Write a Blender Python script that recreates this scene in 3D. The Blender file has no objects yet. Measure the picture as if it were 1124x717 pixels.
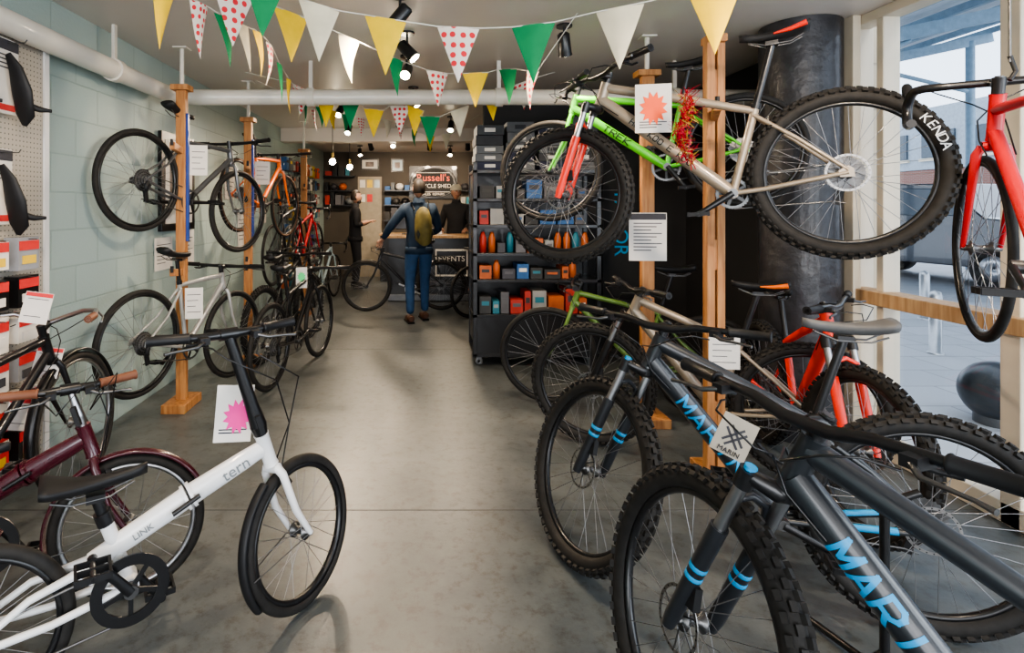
import bpy, math, random, bmesh
from mathutils import Vector, Matrix
random.seed(7)
V=Vector
# ---- photo survey: measured photo point + estimated true distance (m) -> metres in the shop
F=600.0; U0=465.0; V0=228.0; EYE=1.45
def W(u,v,d): return V(((u-U0)*d/F, d, EYE+(V0-v)*d/F))
pi=math.pi
# ------------------------------------------------------------ materials
MC={}
def mat(name,col,rough=.5,metal=0.0,var=.12,scale=9.0,coat=0.0,bump=0.0,emit=0.0,spec=None):
    if name in MC: return MC[name]
    m=bpy.data.materials.new(name); m.use_nodes=True
    nt=m.node_tree; b=nt.nodes['Principled BSDF']
    tc=nt.nodes.new('ShaderNodeTexCoord'); n=nt.nodes.new('ShaderNodeTexNoise')
    n.inputs['Scale'].default_value=scale; n.inputs['Detail'].default_value=4
    nt.links.new(tc.outputs['Object'],n.inputs['Vector'])
    r=nt.nodes.new('ShaderNodeValToRGB')
    c1=[max(0,c*(1-var)) for c in col]; c2=[min(1,c*(1+var)) for c in col]
    r.color_ramp.elements[0].position=.3; r.color_ramp.elements[1].position=.7
    r.color_ramp.elements[0].color=(*c1,1); r.color_ramp.elements[1].color=(*c2,1)
    nt.links.new(n.outputs['Fac'],r.inputs['Fac']); nt.links.new(r.outputs['Color'],b.inputs['Base Color'])
    b.inputs['Roughness'].default_value=rough; b.inputs['Metallic'].default_value=metal
    b.inputs['Coat Weight'].default_value=coat
    if spec is not None: b.inputs['Specular IOR Level'].default_value=spec
    if bump:
        bp=nt.nodes.new('ShaderNodeBump'); bp.inputs['Strength'].default_value=bump; bp.inputs['Distance'].default_value=.01
        nt.links.new(n.outputs['Fac'],bp.inputs['Height']); nt.links.new(bp.outputs['Normal'],b.inputs['Normal'])
    if emit:
        b.inputs['Emission Color'].default_value=(*col,1); b.inputs['Emission Strength'].default_value=emit
    MC[name]=m; return m
RUB=mat('tyre_rubber',(.018,.0165,.015),.7,var=.3,scale=30,spec=.35)
TAN=mat('tyre_tan',(.15,.065,.028),.7)
BLK=mat('black_paint',(.008,.008,.009),.32,coat=.15)
BPL=mat('black_plastic',(.012,.012,.013),.5,spec=.35)
ALU=mat('brushed_alloy',(.42,.42,.43),.3,1.0)
ROT=mat('rotor_steel',(.30,.29,.28),.35,1.0)
STL=mat('steel_dark',(.15,.15,.15),.35,.9)
SPK=mat('spoke_steel',(.30,.30,.31),.3,.8)
WHT=mat('white_paint',(.78,.78,.78),.3,coat=.5,var=.03)
PAPER=mat('paper_white',(.72,.69,.64),.8,var=.05)
INK=mat('ink_dark',(.05,.05,.06),.8)
ORG=mat('orange_paint',(.92,.17,.01),.35,coat=.3)
REDO=mat('red_orange_paint',(.85,.035,.015),.35,coat=.25,var=.05)
REDP=mat('red_paint',(.46,.007,.012),.35,coat=.25,var=.05)
GRN=mat('lime_paint',(.10,.55,.02),.35,coat=.25)
OLI=mat('olive_paint',(.12,.22,.04),.35,coat=.3)
BLU=mat('cyan_paint',(.004,.33,.68),.4,coat=.1)
GREY=mat('graphite_paint',(.018,.021,.025),.33,coat=.35)
FKG=mat('fork_dark_grey',(.016,.018,.022),.4,coat=.1)
SGR=mat('grey_saddle',(.10,.10,.10),.55)
SIL=mat('champagne_paint',(.34,.28,.21),.34,.3,coat=.3)
SLV=mat('silver_paint',(.42,.42,.41),.32,.4,coat=.3)
DSL=mat('dark_silver_paint',(.13,.135,.14),.3,.5,coat=.3)
MAR=mat('maroon_paint',(.055,.005,.013),.25,coat=.6)
SKB=mat('skyblue_paint',(.35,.45,.50),.35,coat=.4)
GUM=mat('brown_grip',(.16,.06,.03),.6)
def wood(name,c1,c2,sc=1.0):
    m=bpy.data.materials.new(name); m.use_nodes=True; nt=m.node_tree; b=nt.nodes['Principled BSDF']
    tc=nt.nodes.new('ShaderNodeTexCoord'); mp=nt.nodes.new('ShaderNodeMapping'); mp.inputs['Scale'].default_value=(14*sc,14*sc,1.2*sc)
    n=nt.nodes.new('ShaderNodeTexNoise'); n.inputs['Scale'].default_value=3; n.inputs['Detail'].default_value=6
    r=nt.nodes.new('ShaderNodeValToRGB'); r.color_ramp.elements[0].color=(*c1,1); r.color_ramp.elements[1].color=(*c2,1)
    r.color_ramp.elements[0].position=.35; r.color_ramp.elements[1].position=.65
    L=nt.links.new; L(tc.outputs['Object'],mp.inputs['Vector']); L(mp.outputs['Vector'],n.inputs['Vector']); L(n.outputs['Fac'],r.inputs['Fac']); L(r.outputs['Color'],b.inputs['Base Color'])
    b.inputs['Roughness'].default_value=.55
    return m
WOOD=wood('pine_wood',(.33,.13,.04),(.52,.25,.09))
WOOD2=wood('oiled_timber',(.36,.21,.10),(.52,.34,.18))
# ------------------------------------------------------------ mesh builder
class MB:
    def __init__(s): s.v=[];s.f=[];s.fm=[];s.sm=[];s.mats=[]
    def mi(s,m):
        if m not in s.mats: s.mats.append(m)
        return s.mats.index(m)
    def add(s,vs,fs,m,smooth=False,M=None):
        o=len(s.v)
        for p in vs: s.v.append(tuple(M@V(p)) if M is not None else tuple(p))
        k=s.mi(m)
        for f in fs: s.f.append([i+o for i in f]); s.fm.append(k); s.sm.append(smooth)
    def tube(s,pts,r,m,seg=10,closed=False,caps=True,M=None,flat=None):
        pts=[V(p) for p in pts]; n=len(pts)
        rs=r if isinstance(r,(list,tuple)) else [r]*n
        T=[]
        for i in range(n):
            if closed: t=pts[(i+1)%n]-pts[i-1]
            elif i==0: t=pts[1]-pts[0]
            elif i==n-1: t=pts[-1]-pts[-2]
            else: t=(pts[i+1]-pts[i]).normalized()+(pts[i]-pts[i-1]).normalized()
            if t.length<1e-9: t=V((0,0,1))
            T.append(t.normalized())
        up=V((0,0,1)) if abs(T[0].z)<.9 else V((1,0,0))
        N=(up-T[0]*up.dot(T[0])).normalized(); vs=[]
        for i in range(n):
            if i>0:
                N=N-T[i]*N.dot(T[i]); N=N.normalized()
            B=T[i].cross(N)
            for j in range(seg):
                a=2*pi*j/seg
                c,q=math.cos(a),math.sin(a)
                if flat: q*=flat
                vs.append(pts[i]+N*(c*rs[i])+B*(q*rs[i]))
        fs=[]
        for i in range(n if closed else n-1):
            for j in range(seg):
                a=i*seg+j; b=i*seg+(j+1)%seg; c=((i+1)%n)*seg+(j+1)%seg; d=((i+1)%n)*seg+j
                fs.append([a,b,c,d])
        s.add(vs,fs,m,True,M)
        if caps and not closed:
            s.add(vs[:seg],[list(range(seg))[::-1]],m,False,M); s.add(vs[-seg:],[list(range(seg))],m,False,M)
    def rev(s,prof,m,c=(0,0,0),seg=48,closed=True,axis='y',a0=0,a1=2*pi,smooth=True,M=None):
        c=V(c); full=abs(a1-a0-2*pi)<1e-6; n=len(prof); k=seg if full else seg+1; vs=[]
        for i in range(k):
            a=a0+(a1-a0)*i/seg
            for (r,h) in prof:
                if axis=='y': p=V((r*math.cos(a),h,r*math.sin(a)))
                elif axis=='z': p=V((r*math.cos(a),r*math.sin(a),h))
                else: p=V((h,r*math.cos(a),r*math.sin(a)))
                vs.append(c+p)
        fs=[]
        for i in range(seg):
            i2=(i+1)%k
            for j in range(n if closed else n-1):
                j2=(j+1)%n; fs.append([i*n+j,i*n+j2,i2*n+j2,i2*n+j])
        s.add(vs,fs,m,smooth,M)
    def box(s,c,sz,m,M=None,R=None):
        x,y,z=[q/2 for q in sz]; c=V(c); vs=[]
        for p in ((-x,-y,-z),(x,-y,-z),(x,y,-z),(-x,y,-z),(-x,-y,z),(x,-y,z),(x,y,z),(-x,y,z)):
            p=V(p)
            if R is not None: p=R@p
            vs.append(c+p)
        s.add(vs,[[0,3,2,1],[4,5,6,7],[0,1,5,4],[1,2,6,5],[2,3,7,6],[3,0,4,7]],m,False,M)
    def beam(s,p0,p1,w,h,m,M=None,up=(0,0,1)):
        p0=V(p0);p1=V(p1);d=p1-p0;L=d.length;d.normalize();u=V(up)
        if abs(d.dot(u))>.98:u=V((0,1,0))
        sd=d.cross(u).normalized();u=sd.cross(d)
        s.box((p0+p1)/2,(L,w,h),m,M,Matrix((d,sd,u)).transposed())
    def prism(s,poly,t,m,M=None):
        n=len(poly); vs=[(x,-t/2,z) for x,z in poly]+[(x,t/2,z) for x,z in poly]
        fs=[list(range(n)),list(range(n,2*n))[::-1]]+[[i,i+n,(i+1)%n+n,(i+1)%n] for i in range(n)]
        s.add(vs,fs,m,False,M)
    def sph(s,c,r,m,seg=12,rg=8,M=None,sc=(1,1,1)):
        c=V(c);vs=[];fs=[]
        for i in range(rg+1):
            t=pi*i/rg
            for j in range(seg):
                a=2*pi*j/seg; vs.append(c+V((r*sc[0]*math.sin(t)*math.cos(a),r*sc[1]*math.sin(t)*math.sin(a),r*sc[2]*math.cos(t))))
        for i in range(rg):
            for j in range(seg): fs.append([i*seg+j,(i+1)*seg+j,(i+1)*seg+(j+1)%seg,i*seg+(j+1)%seg])
        s.add(vs,fs,m,True,M)
    def mesh(s,name):
        me=bpy.data.meshes.new(name); me.from_pydata(s.v,[],s.f)
        for m in s.mats: me.materials.append(m)
        me.polygons.foreach_set('material_index',s.fm); me.polygons.foreach_set('use_smooth',s.sm); me.update(); return me
    def obj(s,name,parent=None,M=None,bevel=0,loc=None):
        me=s.mesh(name)
        return place(me,name,parent,M,bevel)
def place(me,name,parent=None,M=None,bevel=0):
    o=bpy.data.objects.new(name,me); bpy.context.scene.collection.objects.link(o)
    if parent: o.parent=parent
    if M is not None: o.matrix_basis=M
    if bevel:
        b=o.modifiers.new('bev','BEVEL'); b.width=bevel; b.segments=2; b.limit_method='ANGLE'
    return o
def empty(name,M=None):
    o=bpy.data.objects.new(name,None); bpy.context.scene.collection.objects.link(o); o.empty_display_size=.1
    if M is not None:o.matrix_basis=M
    return o
def text(txt,size,m,M,name,parent=None,ext=.0006,align='CENTER'):
    c=bpy.data.curves.new(name,'FONT'); c.body=txt; c.size=size; c.extrude=ext; c.align_x=align; c.align_y='CENTER'; c.materials.append(m)
    o=bpy.data.objects.new(name,c); bpy.context.scene.collection.objects.link(o)
    if parent:o.parent=parent
    o.matrix_basis=M; return o
# stroke lettering wrapped round a tube: each stroke is a thick ribbon lying on radius r
GL={'M':[[(0,0),(0,1),(.5,.3),(1,1),(1,0)]],'A':[[(0,0),(.5,1),(1,0)],[(.2,.32),(.8,.32)]],'R':[[(0,0),(0,1),(.75,1),(1,.85),(1,.62),(.75,.47),(0,.47)],[(.5,.47),(1,0)]],'I':[[(.5,0),(.5,1)]],'N':[[(0,0),(0,1),(1,0),(1,1)]],
 'T':[[(0,1),(1,1)],[(.5,0),(.5,1)]],'E':[[(1,0),(0,0),(0,1),(1,1)],[(0,.5),(.8,.5)]],'K':[[(0,0),(0,1)],[(1,1),(0,.45),(1,0)]],'O':[[(0,.2),(0,.8),(.25,1),(.75,1),(1,.8),(1,.2),(.75,0),(.25,0),(0,.2)]],'H':[[(0,0),(0,1)],[(1,0),(1,1)],[(0,.5),(1,.5)]],' ':[]}
TTC={}
def tube_text(txt,h,m,M,name,parent,r,wf=1.0,th=.18):
    key=(txt,h,m.name,r,wf)
    if key not in TTC:
        mb=MB(); lw=h*.9*wf; gap=h*.36*wf; tot=len(txt)*lw+(len(txt)-1)*gap; R2=r+.0015; t=h*th
        for i,ch in enumerate(txt):
            x0=-tot/2+i*(lw+gap)
            for st in GL[ch]:
                for a,b in zip(st[:-1],st[1:]):
                    a_=V((x0+a[0]*lw,(a[1]-.5)*h)); b_=V((x0+b[0]*lw,(b[1]-.5)*h)); d=(b_-a_).normalized(); nn=V((-d.y,d.x))*t/2; a_=a_-d*t*.4; b_=b_+d*t*.4
                    vs=[];fs=[]
                    for k in range(9):
                        for s in(-1,0,1):
                            q=a_.lerp(b_,k/8)+nn*s; an=q.y/R2; vs.append((q.x,R2*math.sin(an),R2*math.cos(an)))
                    for k in range(8):
                        for s in(0,1): fs.append([k*3+s,k*3+s+1,k*3+s+4,k*3+s+3])
                    mb.add(vs,fs,m,True)
        TTC[key]=mb.mesh(name)
    return place(TTC[key],name,parent,M)
def frameM(loc,x,n):
    x=V(x).normalized(); n=V(n); n=(n-x*n.dot(x)).normalized(); y=n.cross(x)
    m=Matrix((x,y,n)).transposed().to_4x4(); m.translation=V(loc); return m
# ------------------------------------------------------------ wheels
def gear(mb,c,R,n,t,m,inner,M=None):
    prof=[]
    for i in range(n*2):
        a=2*pi*i/(n*2); r=R if i%2 else R-.005
        prof.append((r*math.cos(a),r*math.sin(a)))
    k=len(prof); vs=[];c=V(c)
    for y in (-t/2,t/2):
        for x,z in prof: vs.append(c+V((x,y,z)))
        for i in range(k):
            a=2*pi*i/k; vs.append(c+V((inner*math.cos(a),y,inner*math.sin(a))))
    fs=[]
    for i in range(k):
        j=(i+1)%k
        fs+= [[i,j,k+j,k+i],[2*k+j,2*k+i,3*k+i,3*k+j],[j,i,2*k+i,2*k+j],[k+i,k+j,3*k+j,3*k+i]]
    mb.add(vs,fs,m,False,M)
WC={}
def wheel(R=.345,tr=.016,knob=False,tyre=RUB,rim=BLK,n=32,rotor=False,cas=False,side=None,deep=.018):
    key=(R,tr,knob,tyre.name,rim.name,n,rotor,cas,side.name if side else '')
    if key in WC: return WC[key]
    mb=MB(); Rc=R-tr
    mb.rev([(Rc+tr*math.cos(2*pi*i/12),tr*math.sin(2*pi*i/12)) for i in range(12)],tyre,seg=80)
    if side:
        for sg in (-1,1):
            mb.rev([(Rc-tr*.75,sg*tr*.72),(Rc-tr*.2,sg*tr*1.03),(Rc+tr*.3,sg*tr*1.0),(Rc-tr*.2,sg*tr*.9)],side,seg=80)
    if knob:
        N=58
        for i in range(N):
            for k,(ph,w) in enumerate(((-56,.013),(-19,.014),(19,.014),(56,.013))):
                a=2*pi*(i+(.5 if k%2 else 0))/N; p=math.radians(ph)
                rr=Rc+(tr+.004)*math.cos(p); y=(tr+.004)*math.sin(p)
                er=V((math.cos(a),0,math.sin(a)));et=V((-math.sin(a),0,math.cos(a)));n_=(er*math.cos(p)+V((0,1,0))*math.sin(p)).normalized(); b=n_.cross(et)
                mb.box(er*rr+V((0,y,0)),(.020,w,.013),tyre,R=Matrix((et,b,n_)).transposed())
    ro=R-2*tr+.006; ri=ro-deep; w=min(.013,tr*.8)
    mb.rev([(ro,-w),(ro,w),(ri+.003,w*.8),(ri,0),(ri+.003,-w*.8)],rim,seg=64)
    for i in range(n):
        a=2*pi*i/n; sg=1 if i%2 else -1; off=(1 if (i//2)%2 else -1)*math.radians(78)
        mb.tube([(.024*math.cos(a+off),sg*.028,.024*math.sin(a+off)),(ri*math.cos(a),sg*.002,ri*math.sin(a))],.0012,SPK,seg=4,caps=False)
    mb.tube([(0,-.055,0),(0,-.035,0),(0,-.03,0),(0,-.026,0),(0,-.018,0),(0,.018,0),(0,.026,0),(0,.03,0),(0,.035,0),(0,.055,0)],[.009,.012,.027,.027,.013,.013,.027,.027,.012,.009],STL,seg=14)
    if rotor:
        mb.rev([(.08,.041),(.08,.043),(.071,.043),(.071,.041)],ROT,seg=48,smooth=False)
        for i in range(6):
            a=2*pi*i/6; mb.beam((.02*math.cos(a),.042,.02*math.sin(a)),(.072*math.cos(a+.5),.042,.072*math.sin(a+.5)),.004,.002,STL,up=(0,1,0))
        for i in range(24):
            a=2*pi*i/24; mb.box((.0755*math.cos(a),.0435,.0755*math.sin(a)),(.004,.001,.004),BLK)
    if cas:
        for k in range(7): gear(mb,(0,-.033-.004*k,0),.078-.0085*k,30-3*k,.0018,ALU if k%2 else STL,.018)
    me=mb.mesh('wheel'); WC[key]=me; return me
def saddle(mb,c,m,M=None,L=.27,wd=.072,rails=True,tail=None):
    c=V(c); secs=[]; ns=13; k=14
    for i in range(ns):
        t=i/(ns-1); x=L*.55-t*L
        wv=.017+(wd-.017)*(max(0,(t-.25)/.75))**1.6 if t>.25 else .014+.003*t/.25
        if i==ns-1: wv*=.85
        if i==0: wv*=.6
        zt=.012*(2*t-1)**2+(.014*(t**3)); th=.020+.016*t
        ring=[]
        for j in range(k):
            a=2*pi*j/k; y=wv*math.cos(a)*(1); z=math.sin(a)
            z= zt+ (z*.014 if z>0 else z*th)
            ring.append(c+V((x,y,z)))
        secs+=ring
    fs=[[i*k+j,i*k+(j+1)%k,(i+1)*k+(j+1)%k,(i+1)*k+j] for i in range(ns-1) for j in range(k)]
    mb.add(secs,fs+[list(range(k))[::-1],list(range((ns-1)*k,ns*k))],m,True,M)
    if tail:
        for s in(-1,1): mb.tube([c+V((L*.05,s*wd*.42,.000)),c+V((-L*.18,s*wd*.66,.004)),c+V((-L*.40,s*wd*.92,.016))],[.004,.010,.013],tail,seg=8)
    if rails:
        for sg in(-1,1): mb.tube([c+V((L*.42,sg*.01,-.02)),c+V((.05,sg*.022,-.045)),c+V((-.05,sg*.022,-.045)),c+V((-L*.36,sg*.03,-.022))],.0035,STL,seg=6,M=M)
def pedal(mb,c):
    c=V(c); mb.tube([c+V((0,-.045,0)),c+V((0,.045,0))],.008,STL,seg=8)
    for sx in(-.042,.042): mb.box(c+V((sx,0,0)),(.008,.085,.02),BPL)
    for sy in(-.042,0,.042): mb.box(c+V((0,sy,0)),(.085,.006,.018),BPL)
def crankset(mb,bb,ang,Rg=.07,m=BLK,L=.17,guard=False):
    bb=V(bb)
    mb.tube([bb+V((0,-.07,0)),bb+V((0,.07,0))],.02,STL,seg=14)
    gear(mb,bb+V((0,-.048,0)),Rg,36,.003,m if guard else STL,Rg-.016)
    if guard: mb.rev([(Rg+.012,-.056),(Rg+.012,-.05),(Rg-.02,-.05),(Rg-.02,-.056)],BLK,c=bb,seg=40,smooth=False)
    for i in range(5):
        a=2*pi*i/5+ang; mb.beam(bb+V((0,-.05,0)),bb+V(((Rg-.012)*math.cos(a),-.05,(Rg-.012)*math.sin(a))),.014,.006,m,up=(0,1,0))
    for sg,aa in((-1,ang),(1,ang+pi)):
        e=bb+V((L*math.cos(aa),sg*.078,L*math.sin(aa)))
        mb.tube([bb+V((0,sg*.066,0)),e],[.016,.012],m,seg=8,flat=.6)
        mb.tube([e+V((0,-.01,0)),e+V((0,.01,0))],.014,m,seg=10); pedal(mb,e+V((0,sg*.055,0)))
def guardarc(mb,c,R,a0,a1,m,w=.026):
    mb.rev([(R,-w),(R+.010,-w*.6),(R+.013,0),(R+.010,w*.6),(R,w),(R+.006,0)],m,c=c,seg=30,a0=a0,a1=a1,closed=True)
# ------------------------------------------------------------ generic bicycle
def rootM(Pf,Pr,lean=0):
    X=(Pf-Pr).normalized(); Z=V((0,0,1)); Z=(Z-X*Z.dot(X)).normalized(); Y=Z.cross(X)
    M=Matrix((X,Y,Z)).transposed().to_4x4(); M.translation=Pr
    return M@Matrix.Rotation(lean,4,'X')
def bars(mb,C,kind,m=BLK,gm=BPL,w=.37):
    C=V(C)
    for s in(-1,1):
        if kind in('riser','flat'):
            rz=.018 if kind=='riser' else 0
            pts=[C,C+V((0,s*.05,0)),C+V((-.003,s*.13*w/.37,rz)),C+V((-.012,s*.24*w/.37,rz+.004)),C+V((-.03,s*w,rz+.006))]
            mb.tube(pts,[.0155,.015,.013,.011,.011],m,seg=10)
            e=pts[-1];q=pts[-2]; d=(e-q).normalized(); g0=e-d*.13
            mb.tube([g0,g0+d*.004,g0+d*.008,e-d*.008,e-d*.004,e],[.016,.019,.0165,.0165,.019,.019],gm,seg=12)
            b=g0-d*.035
            mb.box(b+V((.012,0,-.008)),(.05,.03,.022),BPL)
            mb.tube([b+V((.03,0,-.01)),b+V((.055,s*.03,-.018)),b+V((.05,s*.10,-.022)),b+V((.056,s*.13,-.024))],[.007,.006,.0045,.006],STL,seg=6)
            mb.tube([b+V((-.0,0,-.02)),b+V((-.03,s*.01,-.03)),b+V((-.04,s*.04,-.028))],.006,BPL,seg=6)
        elif kind=='drop':
            pts=[(0,0,0),(0,.10,0),(.005,.18,0),(.03,.20,0),(.075,.205,-.005),(.108,.21,-.035),(.112,.212,-.075),(.085,.216,-.115),(.03,.22,-.13),(-.03,.222,-.132)]
            pts=[C+V((a,s*b,c)) for a,b,c in pts]; mb.tube(pts,[.015]+[.0135]+[.0155]*8,m,seg=10)
            h=C+V((.085,s*.207,.0)); mb.tube([h,h+V((.04,0,.012)),h+V((.06,0,.045)),h+V((.062,0,.055))],[.016,.018,.016,.009],BPL,seg=10)
            mb.tube([h+V((.055,0,.02)),h+V((.075,0,-.03)),h+V((.06,0,-.10)),h+V((.065,0,-.115))],[.008,.007,.006,.007],BPL,seg=6)
        else:
            pts=[C+V(p) for p in((0,0,0),(.02,s*.06,.02),(.01,s*.16,.05),(-.05,s*.25,.055),(-.13,s*.285,.045),(-.2,s*.295,.04))]
            mb.tube(pts,.0115,ALU,seg=10); mb.tube([pts[-2],pts[-1]],.017,gm,seg=10)
            mb.tube([pts[3]+V((.02,0,-.01)),pts[3]+V((.0,s*.03,-.03)),pts[4]+V((0,s*.03,-.03))],.005,ALU,seg=6)
def bike(name,Pf,Pr,frame=GREY,forkm=None,kind='mtb',steer=0,bar=None,R=.365,tr=.028,lean=0,barkind=None,st=.43,ss=.70,grip=BPL,sad=BPL,rim=BLK,tyre=RUB,side=None,sus=None,ha=None,txt=None,txm=BLU,crank=.4,mud=None,hl=.12,stays=None,rack=False,accent=None,cab=True,n=32,seatm=BLK,tyretext=None,tail=None,pipes=None,forktxt=None,th=1.45,wf=1.0,tp=.48):
    mtb=kind=='mtb'
    if ha is None: ha=67.5 if mtb else (72.5 if kind=='road' else 70.5)
    if sus is None: sus=mtb
    forkm=forkm or frame
    if barkind is None: barkind={'mtb':'riser','road':'drop'}.get(kind,'flat')
    root=empty(name,rootM(Pf,Pr,lean)); wb=(Pf-Pr).length; a=math.radians(ha)
    ax=V((-math.cos(a),0,math.sin(a))); pf=V((math.sin(a),0,math.cos(a))); A0=V((wb,0,0))-pf*.045
    cr=R+(.115 if sus else .045); hb=cr+.02; ht=hb+hl
    P=lambda l:A0+ax*l
    bb=V((.43,0,-.055)); sd=V((-math.cos(math.radians(73.5)),0,math.sin(math.radians(73.5)))); stp=bb+sd*st; sp=bb+sd*ss
    rd,rt,rs,rh=(.031,.022,.018,.025) if mtb else (.021,.017,.015,.02)
    if pipes: rd,rt=pipes
    mb=MB(); mb.tube([P(hb),P(hb+.012),P(ht-.012),P(ht)],[rh+.004,rh+.002,rh+.002,rh+.004],frame,seg=16)
    dt0=P(hb+.03)
    mb.tube([dt0,dt0.lerp(bb,.08),dt0.lerp(bb,.9),bb],[rd*.95,rd,rd,rd*.85],frame,seg=32)
    tt0=P(hb+min(hl,.13)-.025); mb.tube([tt0,tt0.lerp(stp-sd*.03,.5)+V((0,0,.004)),stp-sd*.03],[rt*1.1,rt,rt*.8],frame,seg=14)
    mb.tube([bb,stp],rs,frame,seg=14); mb.tube([bb+V((0,-.035,0)),bb+V((0,.035,0))],.024,frame,seg=16)
    yd=.068
    for s in(-1,1):
        mb.tube([stp-sd*.05+V((0,s*.012,0)),V((.17,s*.045,.16 if not mtb else .17)),V((.0,s*yd,.01))],[.010,.009,.008],stays or frame,seg=8)
        mb.tube([bb+V((-.01,s*.03,0)),V((.30,s*.036,-.045)),V((0,s*yd,0))],[.012,.011,.010],stays or frame,seg=8)
        mb.prism([(-.02,-.02),(.03,-.018),(.035,.01),(.0,.03),(-.018,.015)],.008,stays or frame,M=Matrix.Translation((0,s*yd,0)))
    mb.tube([stp-sd*.02,stp+sd*.006],rs+.004,BLK,seg=14)
    mb.tube([stp,sp-sd*.045],.0145,seatm,seg=12); mb.box(sp-sd*.045+V((0,0,.004)),(.05,.05,.02),seatm)
    if txt:
        d=(bb-dt0).normalized(); L=(bb-dt0).length
        for s in(1,-1):
            x=d if s==1 else -d
            tube_text(txt,rd*th,txm,frameM(dt0+d*L*tp,x,(0,s,0)),'down_tube_lettering',root,rd,wf=wf)
    if accent:
        for s in(-1,1):
            mb.tube([V((.03,s*(yd),.03)),V((.12,s*(yd-.012),.115))],.0095,accent,seg=8)
            mb.tube([V((.10,s*(yd-.008),-.012)),V((.26,s*(yd-.028),-.035))],.0122,accent,seg=8)
    mb.obj('frame',root)
    mb=MB(); saddle(mb,sp+V((-.01,0,0)),sad,L=.27,wd=.068 if kind!='city' else .09,tail=tail); mb.obj('saddle',root)
    mb=MB(); crankset(mb,bb,crank,Rg=.075 if mtb else .09,guard=kind=='city',m=BLK if kind!='city' else ALU)
    Rg=.073 if mtb else .088
    for z0,z1 in((Rg,.05),(-Rg,-.045)): mb.tube([bb+V((0,-.048,z0)),V((0,-.045,z1*1.0))] if z0>0 else [bb+V((0,-.048,z0)),V((.04,-.05,-.12)),V((.0,-.05,-.13))],.004,STL,seg=6)
    mb.tube([V((0,-.075,-.01)),V((-.015,-.085,-.05)),V((.01,-.07,-.07))],[.012,.016,.012],BPL,seg=8)
    mb.beam((.012,-.055,-.065),(.035,-.055,-.135),.03,.012,BPL,up=(0,1,0))
    mb.obj('drivetrain',root)
    if mud:
        mb=MB(); guardarc(mb,(0,0,0),R+.008,math.radians(25),math.radians(200),mud)
        for s in(-1,1): mb.tube([(0,s*.07,0),((R+.01)*math.cos(2.9),s*.022,(R+.01)*math.sin(2.9))],.0025,STL,seg=5)
        mb.obj('rear_mudguard',root)
    if rack:
        mb=MB(); z=R+.06
        for s in(-1,1):
            mb.tube([(.22,s*.05,z),(-.2,s*.05,z),(-.02,s*.075,.02),(.1,s*.05,z)],.005,BLK,seg=6)
        for x in(-.18,-.06,.06,.18): mb.tube([(x,-.05,z),(x,.05,z)],.004,BLK,seg=6)
        mb.obj('luggage_rack',root)
    def S(ang): return Matrix.Translation(A0)@Matrix.Rotation(ang,4,ax)@Matrix.Translation(-A0)
    H=V((wb,0,0))
    mb=MB()
    if sus:
        for s in(-1,1):
            o=V((0,s*.062,0))
            mb.tube([H+o-ax*.02,H+o+ax*.02,H+o+ax*(R-.05)],[.016,.02,.022],forkm,seg=12)
            if forktxt:
                for q in(0,.03): mb.tube([H+o+ax*(.15+q),H+o+ax*(.152+q),H+o+ax*(.162+q),H+o+ax*(.164+q)],[.0205,.0219,.0221,.0212],forktxt,seg=12)
            mb.tube([H+o+ax*(R-.055),H+o+ax*(cr-.005)],.0155,ALU,seg=12)
            mb.tube([H+o+ax*(cr-.035),H+o+ax*(cr+.012)],.022,BLK,seg=12)
            mb.tube([H+o+ax*(cr+.012),H+o+ax*(cr+.022)],.014,forktxt or BLK,seg=10)
        mb.tube([H+V((0,-.062,0))+ax*(R-.055),H+V((0,-.05,0))+ax*(R+.015)+pf*.02,H+ax*(R+.035)+pf*.022,H+V((0,.05,0))+ax*(R+.015)+pf*.02,H+V((0,.062,0))+ax*(R-.055)],.011,forkm,seg=8)
        mb.tube([H+V((0,-.065,0))+ax*cr,P(cr)+V((0,-.02,0)),P(cr)+V((0,.02,0)),H+V((0,.065,0))+ax*cr],[.018,.024,.024,.018],BLK,seg=10)
        mb.box(H+V((-.025,.055,.0))+ax*.10,(.03,.02,.055),BPL)
    else:
        for s in(-1,1):
            y=.05
            mb.tube([P(cr)+V((0,s*.028,0)),P(cr-.03)+V((0,s*y*.85,0)),(P(cr*.5)+V((0,s*y,0))),H+V((0,s*y,0))],[.014,.015,.012,.008],forkm,seg=10)
        mb.tube([P(cr)+V((0,-.03,0)),P(cr)+V((0,.03,0))],.017,forkm,seg=10)
    mb.tube([P(cr-.01),P(hb)],rh,forkm if not sus else BLK,seg=12)
    mb.obj('fork',root,S(steer))
    if mud:
        mb=MB(); guardarc(mb,H,R+.008,math.radians(10),math.radians(185),mud); mb.obj('front_mudguard',root,S(steer))
    Q=P(ht+.035); mb=MB(); mb.tube([P(ht),P(ht+.056)],.018,BLK,seg=12); mb.tube([P(ht+.056),P(ht+.060)],.012,STL,seg=10); mb.obj('steerer_spacers',root)
    mb=MB(); C=Q+V((.05,0,.006)) if mtb else Q+pf*.055
    mb.tube([Q,C],[.021,.017],BLK,seg=12)
    bars(mb,C,barkind,gm=grip)
    BM=S(steer) if bar is None else Matrix.Translation(Q)@Matrix.Rotation(bar,4,'Z')@Matrix.Translation(-Q)
    mb.obj('handlebar',root,BM)
    if cab:
        mb=MB()
        for s in(-1,1):
            q=BM@(C+V((.02,s*.19,-.01)))
            c1=BM@(C+V((.12,s*.12,.0))); c2=BM@(C+V((.11,s*.03,-.05)))
            mb.tube([q,(q+c1)/2+V((0,0,.01)),c1,c2,P(hb+.08)+V((.05,-s*.035,0)),P(hb)+V((-.01,-s*.04,0)),dt0.lerp(bb,.15)+V((0,-s*.035,-.02))],.0026,BLK,seg=6)
        mb.obj('brake_cables',root)
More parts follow.
